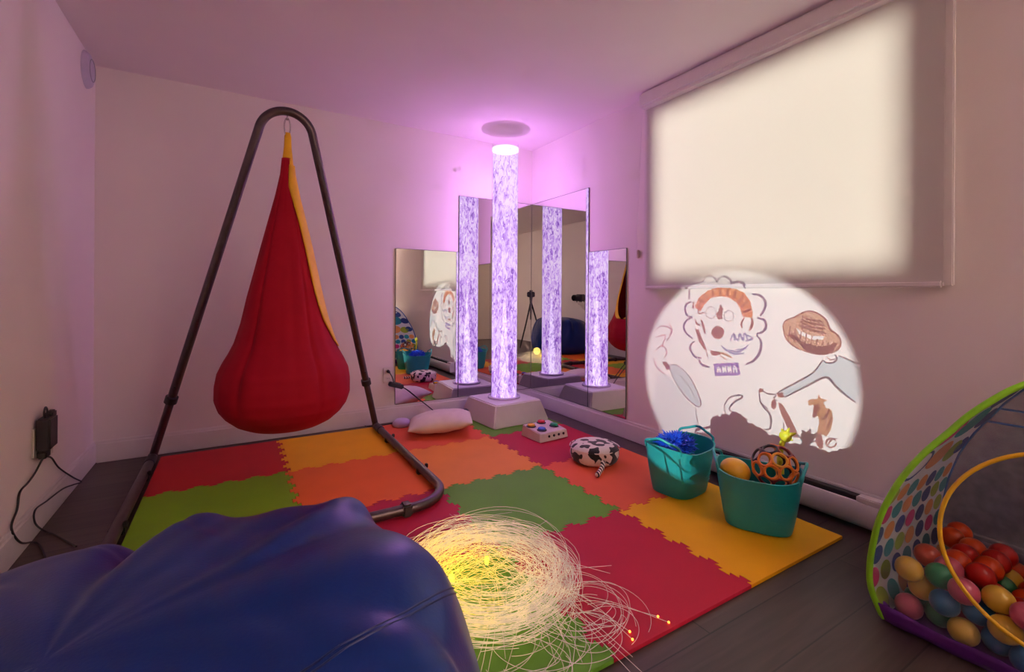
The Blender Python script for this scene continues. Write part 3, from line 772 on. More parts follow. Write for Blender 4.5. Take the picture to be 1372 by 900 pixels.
def seam(path, off):
    pts = []
    for k in range(60):
        t = k/59; i = min(int(t*(len(path)-1)), len(path)-2); u = t*(len(path)-1)-i
        az = path[i][0]+(path[i+1][0]-path[i][0])*u; v = path[i][1]+(path[i+1][1]-path[i][1])*u
        pts.append(bag_pt(math.radians(az), v+off)-V((0, 0, .0004)))
    return tube(bmesh.new(), pts, .0016, 6)
seam_m = pmat('dark_blue_stitching', (.004, .012, .08), .5)
for off in (0, .007):
    link_mesh('seam', seam([(62, .43), (40, .49), (20, .55), (-2, .66), (-25, .77), (-55, .85)], off), seam_m, bag, 60)
for a in (150, 255):
    link_mesh('seam', seam([(a, .3), (a+4, .5), (a+2, .7), (a-3, .9)], 0), seam_m, bag, 60)

# ------------------------------------------------------------ glowing fibre optic strands
fo = thing('fibre_optic_lamp', 'heap of glowing fibre optic strands coiled on the mat beside the bean bag', 'fibre optic lamp', (.72, 1.33, TH))
random.seed(21)
SRC = V((.60, 1.36, .05))
def fib_mat():
    m = bpy.data.materials.new('glowing_fibre'); m.use_nodes = True; nt = m.node_tree; nt.nodes.clear()
    N = nt.nodes.new; L = nt.links.new
    out = N('ShaderNodeOutputMaterial'); tc = N('ShaderNodeTexCoord')
    vd = N('ShaderNodeVectorMath'); vd.operation = 'DISTANCE'; vd.inputs[1].default_value = tuple(SRC-V((.72, 1.33, TH)))
    L(tc.outputs['Object'], vd.inputs[0])
    n = N('ShaderNodeTexNoise'); n.inputs['Scale'].default_value = 26; n.inputs['Detail'].default_value = 2; L(tc.outputs['Object'], n.inputs['Vector'])
    ma = N('ShaderNodeMath'); ma.operation = 'MULTIPLY_ADD'; ma.inputs[1].default_value = .34; L(n.outputs['Fac'], ma.inputs[0]); L(vd.outputs['Value'], ma.inputs[2])
    rp = N('ShaderNodeValToRGB'); e = rp.color_ramp.elements
    e[0].position = .17; e[0].color = (1, .62, .03, 1); e[1].position = .66; e[1].color = (.95, .62, .55, 1)
    a = e.new(.30); a.color = (1, .60, .07, 1); a = e.new(.44); a.color = (1, .70, .36, 1)
    L(ma.outputs[0], rp.inputs['Fac'])
    st = N('ShaderNodeMapRange'); st.inputs['From Min'].default_value = .15; st.inputs['From Max'].default_value = .56; st.inputs['To Min'].default_value = 1.15; st.inputs['To Max'].default_value = .24; L(ma.outputs[0], st.inputs['Value'])
    em = N('ShaderNodeEmission'); L(rp.outputs['Color'], em.inputs['Color']); L(st.outputs['Result'], em.inputs['Strength'])
    b = N('ShaderNodeBsdfPrincipled'); b.inputs['Base Color'].default_value = (.30, .26, .25, 1); b.inputs['Roughness'].default_value = .2
    ad = N('ShaderNodeAddShader'); L(em.outputs[0], ad.inputs[0]); L(b.outputs[0], ad.inputs[1]); L(ad.outputs[0], out.inputs['Surface'])
    return m
fib_m = fib_mat()
FCN = V((.715, 1.335, 0))
def coil():
    R = random.choice((random.uniform(.13, .22), random.uniform(.19, .29), random.uniform(.22, .30), random.uniform(.24, .31)))
    c = FCN+V((random.gauss(0, .011), random.gauss(0, .011), 0)); a0 = random.uniform(0, 2*PI); sw = random.uniform(2.2, 6.5)*random.choice((1, 1, -1))
    zb = TH+.004+abs(random.gauss(0, .045))*(1 if R < .3 else .6); el = random.uniform(-.008, .022); ph = random.uniform(0, 6)
    tilt = random.uniform(-.025, .025)
    pts = []; n = 34
    for k in range(n):
        t = k/(n-1); a = a0+sw*t; r = R*(1+.06*math.sin(a*1.7+ph)-.10*t)+el*math.cos(2*a+ph)
        z = zb*(.55+.45*math.sin(t*PI))+.012*math.sin(a*2+ph)+tilt*math.cos(a+ph)*.6
        pts.append(V((c.x+r*math.cos(a), c.y+r*math.sin(a), max(TH+.003, z))))
    return pts
strands = [coil() for _ in range(190)]
# straight sweeps leaving the lamp end
for _ in range(70):
    a = random.uniform(-.75, .7); l1 = random.uniform(.18, .34)
    p0 = SRC+V((random.gauss(-.05, .04), random.gauss(0, .05), random.uniform(-.02, .03)))
    p1 = p0+V((math.cos(a)*l1*.6, math.sin(a)*l1*.6, random.uniform(0, .05))); b2 = a+random.choice((-1, 1))*random.uniform(.5, 1.6)
    p2 = p1+V((math.cos(b2)*l1*.7, math.sin(b2)*l1*.7, 0)); b3 = b2+random.uniform(-.9, .9); p3 = p2+V((math.cos(b3)*.15, math.sin(b3)*.15, 0))
    for p in (p0, p1, p2, p3): p.z = max(TH+.004, p.z)
    p2.z = TH+random.uniform(.004, .05); p3.z = TH+.004
    strands.append(spline([p0, p1, p2, p3], 7))
# loose loops spilling on to the crimson and green tiles and towards the back
def loop(c, R, a0, sw, zt, asp=1.):
    n = 36; ph = random.uniform(0, 6); pts = []
    for k in range(n):
        t = k/(n-1); a = a0+sw*t; r = R*(1+.08*math.sin(a*1.3+ph))
        pts.append(V((c[0]+r*math.cos(a), c[1]+r*asp*math.sin(a), TH+.003+zt*math.sin(PI*t))))
    return pts
for _ in range(26):
    strands.append(loop((random.uniform(.80, .92), random.uniform(.96, 1.18), 0), random.uniform(.06, .15), random.uniform(0, 6), random.uniform(2.5, 5.5), random.uniform(.0, .06)))
for _ in range(12):
    strands.append(loop((random.uniform(.68, .84), random.uniform(1.42, 1.58), 0), random.uniform(.10, .17), random.uniform(.0, 1.), random.uniform(2., 3.6), random.uniform(.0, .03)))
for _ in range(12):
    strands.append(loop((random.uniform(.56, .80), random.uniform(.96, 1.1), 0), random.uniform(.08, .16), random.uniform(2.5, 4.5), random.uniform(2., 4.), random.uniform(0, .04)))
tips = []
for tip in ((1.06, .932), (1.068, .90), (.93, .905), (.945, .93), (.87, .80), (.84, .76), (.60, .90), (1.12, 1.19), (.66, .84)):
    a = random.uniform(-.2, .4); s0 = V((.86+random.uniform(-.04, .04), 1.12+random.uniform(-.05, .1), TH+.03))
    m1 = V(((s0.x*.6+tip[0]*.4)+random.uniform(-.02, .05), (s0.y*.6+tip[1]*.4)+random.uniform(-.01, .05), TH+.012))
    e = V((tip[0], tip[1], TH+.004)); strands.append(spline([s0-V((.08, -.1, 0)), s0, m1, e], 9)); tips.append(e)
def curve_obj(name, lines, r, mat, parent):
    cu = bpy.data.curves.new(name, 'CURVE'); cu.dimensions = '3D'; cu.bevel_depth = r; cu.bevel_resolution = 1; cu.use_fill_caps = True
    org = V(parent['_org'])
    for l in lines:
        s = cu.splines.new('POLY'); s.points.add(len(l)-1)
        for pt, p in zip(s.points, l): pt.co = (*(p-org), 1)
    cu.materials.append(mat); o = bpy.data.objects.new(name, cu); C.objects.link(o); o.parent = parent; return o
o = curve_obj('fibre_strands', strands, .00068, fib_m, fo); o['kind'] = 'stuff'
tip_m = emit_mat('glowing_orange_tip', (1., .30, .03), 5.)
for e in tips[:7]:
    link_mesh('fibre_tip', sphere(bmesh.new(), e, .0032, 2), tip_m, fo, 180)
glow_m = emit_mat('glowing_fibre_end', (1., .72, .04), 2.5)
for p, r in ((V((.590, 1.345, .055)), .010), (V((.715, 1.345, .075)), .008)):
    bm = lathe(bmesh.new(), [(.001, -.012), (r*.8, -.012), (r, 0), (r*.8, .010), (.001, .014)], p, 20, cap=False)
    link_mesh('bundle_end', bm, glow_m, fo, 60)
for p, e in ((V((.60, 1.36, .16)), GLOW_W), (V((.74, 1.28, .14)), GLOW_W*.8)):
    l = light('fibre_glow', 'POINT', p, e, (1., .62, .12), shadow_soft_size=.05); l.parent = fo; l.location = p-V((.72, 1.33, TH))

# ------------------------------------------------------------ pop-up ball pit tent
PX0, PX1, PY0, PY1 = 1.64, 2.15, -.2, .6
PCx, PCy = 1.9, .2
tent = thing('ball_pit_tent', 'pop-up ball pit tent with polka dot cloth, green hoop poles and yellow ringed opening', 'ball pit', (PCx, PCy, 0))
sprof = [(0, 0), (.08, -.063), (.145, -.073), (.22, -.056), (.306, -.019), (.413, .07), (.497, .176), (.568, .294), (.626, .392), (.684, .518), (.718, .616), (.765, .80), (.79, 1.)]
def s_of(z):
    for (z0, s0), (z1, s1) in zip(sprof, sprof[1:]):
        if z0 <= z <= z1: return s0+(s1-s0)*(z-z0)/(z1-z0)
    return sprof[-1][1]
sp = spline([(s, 0, z) for z, s in sprof], 5)
def rod(cx, cy): return [V((cx+(PCx-cx)*p.x, cy+(PCy-cy)*p.x, max(p.z, .008))) for p in sp]
green_m = pmat('lime_binding', (.22, .58, .01), .5, var=.08)
blue_m = pmat('blue_binding', (.01, .12, .42), .5, var=.08)
purple_m = pmat('purple_cloth', (.10, .012, .22), .7, var=.08)
yb_m = pmat('yellow_binding', (.82, .50, .01), .45)
olive_m = pmat('olive_binding', (.22, .17, .02), .6)
cors = [(PX0, PY1), (PX0, PY0), (PX1, PY0), (PX1, PY1)]
for i, (cx, cy) in enumerate(cors):
    link_mesh('hoop_pole', tube(bmesh.new(), rod(cx, cy), .0085 if i < 2 else .006, 10), green_m if i < 2 else blue_m, tent, 60)
hub = lathe(bmesh.new(), [(.001, .78), (.03, .78), (.034, .79), (.02, .802), (.001, .804)], (PCx, PCy, 0), 24, cap=False)
link_mesh('top_hub', hub, blue_m, tent, 60)
def gpt(c0, c1, u, z, off=0.):
    s = s_of(z); a = V((c0[0]+(PCx-c0[0])*s, c0[1]+(PCy-c0[1])*s, z)); b_ = V((c1[0]+(PCx-c1[0])*s, c1[1]+(PCy-c1[1])*s, z))
    m = a.lerp(b_, u); n_ = V((c1[1]-c0[1], c0[0]-c1[0], 0)).normalized()
    return m+n_*off
def gore(c0, c1, hole=None, nu=60, nz=80):
    bm = bmesh.new(); g = [[bm.verts.new(gpt(c0, c1, i/nu, .006+.78*j/nz)) for i in range(nu+1)] for j in range(nz+1)]
    for j in range(nz):
        for i in range(nu):
            if hole:
                c = (g[j][i].co+g[j+1][i+1].co)/2
                if math.hypot(c.y-hole[0], c.z-hole[1]) < hole[2]: continue
            bm.faces.new((g[j][i], g[j][i+1], g[j+1][i+1], g[j+1][i]))
    bmesh.ops.delete(bm, geom=[v for v in bm.verts if not v.link_faces], context='VERTS')
    return bm
sheer_m = mix_transparent('sheer_net', (.40, .42, .48), .17, .7)
sheer_far = mix_transparent('sheer_blue_net', (.035, .055, .12), .7, .7)
RY, RZc, RRr = .245, .34, .232
link_mesh('net_side', gore(cors[0], cors[1], (RY, RZc, RRr), 130, 120), sheer_m, tent, 180)
link_mesh('net_side', gore(cors[2], cors[3], (RY, RZc+.02, .17), 90, 90), sheer_far, tent, 180)
def ring_on(c0, c1, cy, cz, r, tr, m, name):
    pts = []
    for k in range(72):
        a = 2*PI*k/72; y, z = cy+r*math.cos(a), cz+r*math.sin(a); s = s_of(z)
        x = c0[0]+(PCx-c0[0])*s; pts.append((x, y, z))
    link_mesh(name, tube(bmesh.new(), pts, tr, 8, closed=True), m, tent, 60)
ring_on(cors[0], cors[1], RY, RZc, RRr, .0055, yb_m, 'opening_ring')
ring_on(cors[2], cors[3], RY, RZc+.02, .17, .004, olive_m, 'net_ring')
for zb_ in (.55, .60):
    link_mesh('net_binding', tube(bmesh.new(), [gpt(cors[2], cors[3], k/10, zb_) for k in range(11)], .0035, 8), blue_m, tent, 60)
dotc = {'white': (.70, .80, .80), 'teal': (.01, .30, .36), 'navy': (.012, .06, .26), 'pink': (.62, .03, .22), 'apricot': (.75, .33, .09), 'leaf': (.30, .46, .03), 'violet': (.14, .03, .30)}
dm = [translucent_mat('dot_cloth_'+k, c, .15) for k, c in dotc.items()]; keys = list(dotc)
def dotted(c0, c1, seed, flip):
    rnd = random.Random(seed); bm = gore(c0, c1, nu=40, nz=60)
    wd = (V((c1[0], c1[1]))-V((c0[0], c0[1]))).length
    def dot(u, z, r, mi, ringw=None, st=1.35):
        for off in (.0015, -.0015):
            n = 20; ctr = None; outer = []; inner = []
            for k in range(n):
                a = 2*PI*k/n; s = 1-s_of(z)
                uu = u+st*r*math.cos(a)/(wd*max(.2, s)); zz = z+r*math.sin(a)*.92
                outer.append((uu, zz)); inner.append((u+st*r*.82*math.cos(a)/(wd*max(.2, s)), z+r*.82*math.sin(a)*.92))
            if any(q[0] < .01 or q[0] > .99 or q[1] < .012 or q[1] > .76 for q in outer):
                outer = [(min(.995, max(.005, q[0])), min(.77, max(.01, q[1]))) for q in outer]
            vo = [bm.verts.new(gpt(c0, c1, q[0], q[1], off)) for q in outer]
            if ringw:
                vi = [bm.verts.new(gpt(c0, c1, q[0], q[1], off)) for q in inner]
                for k in range(n):
                    f = bm.faces.new((vo[k], vo[(k+1) % n], vi[(k+1) % n], vi[k])); f.material_index = mi
            else:
                cv = bm.verts.new(gpt(c0, c1, u, z, off))
                for k in range(n):
                    f = bm.faces.new((vo[k], vo[(k+1) % n], cv)); f.material_index = mi
    K = keys.index
    last = None
    for r_ in range(6):
        z = .05+.062*r_; nn = 7
        for q in range(nn):
            u = (q+.5+.25*(r_ % 2))/nn
            if u > .98: continue
            c = rnd.choice([k for k in ('teal', 'navy', 'pink', 'apricot', 'leaf', 'teal', 'navy', 'apricot') if k != last]); last = c
            dot(u, z, .0305, K(c), None, 1.12)
    big = [(.15, .450, .054, 'navy', True), (.46, .46, .054, 'apricot', None), (.74, .45, .044, 'leaf', None), (.88, .46, .036, 'navy', None),
           (.15, .555, .050, 'pink', None), (.52, .575, .060, 'teal', None), (.86, .57, .042, 'navy', None), (.25, .655, .04, 'leaf', None), (.62, .66, .045, 'navy', None)]
    for u, z, r, c, rg in big: dot(1-u if flip else u, z, r, K(c), rg)
    return bm
link_mesh('dotted_side', dotted(cors[3], cors[0], 3, True), dm, tent, 180)
link_mesh('dotted_side', dotted(cors[1], cors[2], 8, False), dm, tent, 180)
bm = bmesh.new()
fl_ = [bm.verts.new((x, y, .004)) for x, y in cors]; bm.faces.new(fl_)
ex = bmesh.ops.extrude_face_region(bm, geom=list(bm.faces))
for v in ex['geom']:
    if isinstance(v, bmesh.types.BMVert): v.co.z = .012
link_mesh('floor_pan', bm, purple_m, tent)
bm = bmesh.new()
for i in range(4):
    c0, c1 = cors[i], cors[(i+1) % 4]; prev = None
    for k in range(31):
        u = k/30; wob = .004*math.sin(k*1.3)+.004*math.sin(k*.6)
        col = [bm.verts.new(gpt(c0, c1, u, z, (.003 if i % 2 == 0 else .003)+wob*(1-z/.06))) for z in (.005, .02, .035, .05+.004*math.sin(k*.9))]
        if prev:
            for a, b_, c, d_ in zip(prev, prev[1:], col[1:], col): bm.faces.new((a, b_, c, d_))
        prev = col
o = link_mesh('skirt', bm, purple_m, tent, 180); md = o.modifiers.new('t', 'SOLIDIFY'); md.thickness = .002

# balls in the pit: each its own thing
ball_cols = {'red': (.50, .012, .008), 'orange': (.66, .065, .006), 'yellow': (.72, .47, .05), 'green': (.01, .22, .08), 'pink': (.55, .10, .17), 'blue': (.015, .15, .32)}
ball_m = {k: pmat('ball_'+k, c, .3, var=.03, coat=.2) for k, c in ball_cols.items()}
RB = .0335
bmt = sphere(bmesh.new(), (0, 0, 0), RB, 3); me = bpy.data.meshes.new('play_ball'); bmt.to_mesh(me); bmt.free(); me.shade_smooth(); me.materials.append(ball_m['red'])
random.seed(5); placed = []
def inside(x, y, z):
    s = s_of(z)
    return PX0+(PCx-PX0)*s+RB+.006 < x < PX1+(PCx-PX1)*s-RB-.006 and y < PY1+(PCy-PY1)*s-RB-.006
pitch = RB*2.03
for layer in range(3):
    z = .013+RB+layer*pitch*.80; ny = 10
    for iy in range(ny):
        for ix in range(9):
            x = PX0+.02+RB+ix*pitch+(pitch/2 if (iy+layer) % 2 else 0); y = .56-iy*pitch*.87-(pitch*.29 if layer % 2 else 0)
            if y < .08: continue
            x += random.uniform(-.001, .001)
            if not inside(x, y, z): continue
            if layer == 2:
                # heaped a little behind the net, low in the middle
                if not (x < 1.80 or x > 1.98 or y > .42) or random.random() < .35: continue
            placed.append((x, y, z, layer))
first = bpy.data.objects.new('pit_ball', me)
cnt = {}
src = first; n_ = 0
for x, y, z, layer in placed:
    near = x < 1.80
    pool = ['yellow', 'pink', 'pink', 'green', 'yellow', 'blue', 'pink'] if near else ['orange', 'red', 'orange', 'orange', 'red', 'orange', 'green', 'yellow']
    if near and y > .5: pool = ['pink', 'green', 'pink', 'yellow']
    col = random.choice(pool)
    o = src if n_ == 0 else src.copy()
    C.objects.link(o); o.location = (x, y, z)
    o.material_slots[0].link = 'OBJECT'; o.material_slots[0].material = ball_m[col]
    o['label'] = (col+' plastic ball behind the sheer net at the near edge of the pit') if near else (col+' plastic ball deeper in the pit, seen through the yellow ringed opening')
    o['category'] = 'ball'; o['group'] = ('near ' if near else 'deep ')+col+' pit balls'; n_ += 1

# ------------------------------------------------------------ power outlets, adapters and cords
plate_m = pmat('outlet_plate_plastic', (.74, .70, .64), .4)
def wall_plate(name, lab, cen, axis):
    t = thing(name, lab, 'outlet', cen)
    x, y, z = cen; hw, hh, d = .037, .058, .006
    if axis == 'X': lo, hi = (x, y-hw, z-hh), (x+d, y+hw, z+hh)
    else: lo, hi = (x-hw, y-d, z-hh), (x+hw, y, z+hh)
    bm = B(lo, hi, .003); link_mesh('cover_plate', bm, plate_m, t, 40)
    for s in (1, -1):
        zz_ = z+s*.024
        if axis == 'X': bm = B((x+d-.001, y-.016, zz_-.014), (x+d+.002, y+.016, zz_+.014), .004)
        else: bm = B((x-.016, y-d-.002, zz_-.014), (x+.016, y-d+.001, zz_+.014), .004)
        so = link_mesh('socket', bm, plate_m, t, 40)
        for q in (-.006, .006):
            if axis == 'X': bm = B((x+d+.0015, y+q-.001, zz_-.005), (x+d+.0026, y+q+.001, zz_+.005))
            else: bm = B((x+q-.001, y-d-.0026, zz_-.005), (x+q+.001, y-d-.0015, zz_+.005))
            link_mesh('socket_slot', bm, black_m, so)
    return t
wall_plate('wall_outlet', 'white wall outlet holding the black adapters above the wood floor', (XL+.0005, 2.515, .36), 'X')
wall_plate('wall_outlet', 'beige wall outlet beside the short mirror, behind the pillow', (.970, YB-.0005, .35), 'Y')
ad = thing('power_adapter', 'black power adapter block plugged into the outlet by the wood floor', 'adapter', (XL+.01, 2.53, .29))
bm = bmesh.new(); box(bm, (XL+.0095, 2.485, .325), (XL+.052, 2.578, .452), .006, 3); box(bm, (XL+.0095, 2.495, .292), (XL+.040, 2.57, .322), .005); box(bm, (XL+.020, 2.54, .440), (XL+.045, 2.592, .468), .005)
link_mesh('adapter_body', bm, black_m, ad, 40)
link_mesh('rating_sticker', B((XL+.040, 2.535, .298), (XL+.0412, 2.558, .318)), plate_m, ad)
link_mesh('cord_loop', tube(bmesh.new(), spline([(XL+.03, 2.505, .445), (XL+.03, 2.50, .475), (XL+.03, 2.515, .492), (XL+.03, 2.533, .478), (XL+.03, 2.535, .445)], 6), .0035, 8), black_m, ad, 60)
ca = tube(bmesh.new(), spline([(XL+.03, 2.49, .30), (XL+.012, 2.475, .25), (XL+.008, 2.42, .232), (XL+.006, 2.35, .222), (XL+.006, 2.325, .17), (XL+.008, 2.27, .128), (XL+.022, 2.30, .06), (XL+.03, 2.40, .012), (XL+.06, 2.36, .005), (-.52, 2.12, .005), (-.42, 1.9, .005)], 10), .0035, 8)
tag(link_mesh('power_cable', ca, black_m, smooth=60, origin=(XL+.03, 2.49, 0)), 'black cord hanging along the wall from the adapter, bending away toward the bean bag', 'cord')
cb = tube(bmesh.new(), spline([(XL+.03, 2.56, .297), (XL+.012, 2.60, .275), (XL+.008, 2.68, .245), (XL+.008, 2.78, .17), (XL+.020, 2.93, .075), (XL+.03, 3.02, .02), (XL+.022, 2.93, .04), (XL+.020, 2.78, .075), (XL+.020, 2.58, .10), (XL+.020, 2.45, .115), (XL+.022, 2.44, .07), (XL+.03, 2.50, .012), (XL+.07, 2.46, .005), (-.50, 2.3, .005)], 10), .0032, 8)
tag(link_mesh('power_cable', cb, black_m, smooth=60, origin=(XL+.03, 2.56, 0)), 'thin black cord looping from the adapter over the side baseboard towards the room corner', 'cord')
pl = thing('power_plug', 'black plug in the upper socket beside the short mirror', 'plug', (.968, YB-.008, .38))
link_mesh('plug_body', tube(bmesh.new(), [(.968, YB-.009, .378), (.968, YB-.03, .378), (.972, YB-.038, .372)], [.012, .011, .006], 12), black_m, pl, 40)
link_mesh('plug_lead', tube(bmesh.new(), spline([(.972, YB-.038, .372), (.99, YB-.04, .34), (1.0, YB-.035, .31), (1.005, YB-.035, .285)], 6), .0035, 8), black_m, pl, 60)
ad2 = thing('power_adapter', 'black inline adapter hanging below the outlet beside the short mirror', 'adapter', (1.01, YB-.035, .27))
bm = bmesh.new(); box(bm, (-.055, -.02, -.017), (.055, .02, .017), .006, 3); bm.transform(Matrix.Translation((1.02, YB-.035, .275)) @ Matrix.Rotation(math.radians(18), 4, 'Y'))
link_mesh('adapter_body', bm, black_m, ad2, 40)
cc_ = tube(bmesh.new(), spline([(1.07, YB-.035, .257), (1.12, YB-.03, .222), (1.19, YB-.028, .16), (1.26, YB-.035, .10), (1.33, YB-.05, .04), (1.40, YB-.07, TH+.006), (1.45, YB-.10, TH+.006), (1.482, TY+.20, TH+.02), (TX-.282, TY+.155, TH+.04), (TX-.2672, TY+.147, TH+.04)], 10), .004, 8)
tag(link_mesh('power_cable', cc_, black_m, smooth=60, origin=(1.07, YB-.035, 0)), 'black cable running past the short mirror down to the bubble tube base', 'cord')
bm = bmesh.new(); box(bm, (1.405, YB-.10, TH+.014), (1.47, YB-.06, TH+.04), .006); 
tag(link_mesh('cable_coupler', bm, black_m, smooth=40, origin=(1.44, YB-.08, TH)), 'small black cable coupler on the floor against the bubble tube base', 'plug')
cd = tube(bmesh.new(), spline([(1.0, 3.27, TH+.004), (.95, 3.29, TH+.004), (.90, 3.312, .006), (.82, 3.33, .006), (.80, 3.36, .006)], 8), .003, 8)
tag(link_mesh('short_lead', cd, black_m, smooth=60, origin=(1.0, 3.27, TH)), 'short black lead on the mat behind the lilac dome', 'cord')

# round sensor high on the wall
se = thing('wall_sensor', 'round white detector high on the wall near the ceiling corner', 'detector', (XL, 3.195, 2.10))
bm = lathe(bmesh.new(), [(.001, .028), (.06, .027), (.082, .02), (.092, .008), (.094, .0005), (.001, .0005)], (XL, 3.195, 2.10), 36, axis='X', cap=False)
link_mesh('cover', bm, pmat('detector_plastic', (.55, .52, .62), .5), se, 40)
link_mesh('vent_ring', tube(bmesh.new(), [(XL+.027, 3.195+.055*math.cos(2*PI*k/32), 2.10+.055*math.sin(2*PI*k/32)) for k in range(32)], .003, 6, closed=True), pmat('detector_grey', (.3, .3, .36), .5), se, 60)

# ------------------------------------------------------------ picture projector on a shelf just outside the picture
PJ = V((-.46, .72, .895))
sh = thing('wall_shelf', 'small white bracket shelf low on the side wall above the bean bag', 'shelf', (XL, .70, .80))
link_mesh('shelf_board', B((XL+.001, .58, .80), (XL+.20, .86, .82), .003), trim_m, sh, 40)
for yy in (.64, .80):
    bm = bmesh.new(); box(bm, (XL+.001, yy-.008, .68), (XL+.012, yy+.008, .799)); box(bm, (XL+.012, yy-.008, .788), (XL+.15, yy+.008, .799))
    tube(bm, [(XL+.010, yy, .69), (XL+.14, yy, .793)], .005, 8); link_mesh('shelf_bracket', bm, trim_m, sh, 40)
pj = thing('picture_projector', 'small black picture projector standing on the wall shelf above the bean bag', 'projector', (XL+.10, .70, .8205))
PA = math.atan2(1.455-PJ.y, XR-PJ.x)
bm = bmesh.new(); box(bm, (PJ.x-.13, PJ.y-.06, .838), (PJ.x-.012, PJ.y+.06, .955), .012, 3); link_mesh('projector_body', rot_z(bm, PA, PJ), black_m, pj, 40)
for sx in (-.115, -.03):
    for sy in (-.045, .045):
        link_mesh('foot', rot_z(tube(bmesh.new(), [(PJ.x+sx, PJ.y+sy, .8207), (PJ.x+sx, PJ.y+sy, .842)], .008, 12), PA, PJ), black_m, pj, 40)
bm = lathe(bmesh.new(), [(.040, -.012), (.052, .0), (.052, .108), (.048, .110), (.048, .0)], PJ, 36, axis='X', cap=False); link_mesh('lens_barrel', rot_z(bm, PA*.8, PJ), black_m, pj, 40)
films = {'ink': (.10, .09, .11), 'violet_ink': (.16, .13, .24), 'violet': (.20, .15, .50), 'orange': (.80, .26, .08), 'brown': (.28, .10, .07), 'grey': (.5, .48, .5), 'tan': (.52, .26, .11),
         'blue_ink': (.22, .25, .50), 'straw': (.62, .37, .23), 'pale_blue': (.60, .73, .78), 'faint_blue': (.80, .86, .90), 'rose': (.62, .36, .40), 'dark': (.0, .0, .0)}
fk = list(films); fm = [film('film_'+k, c) for k, c in films.items()]
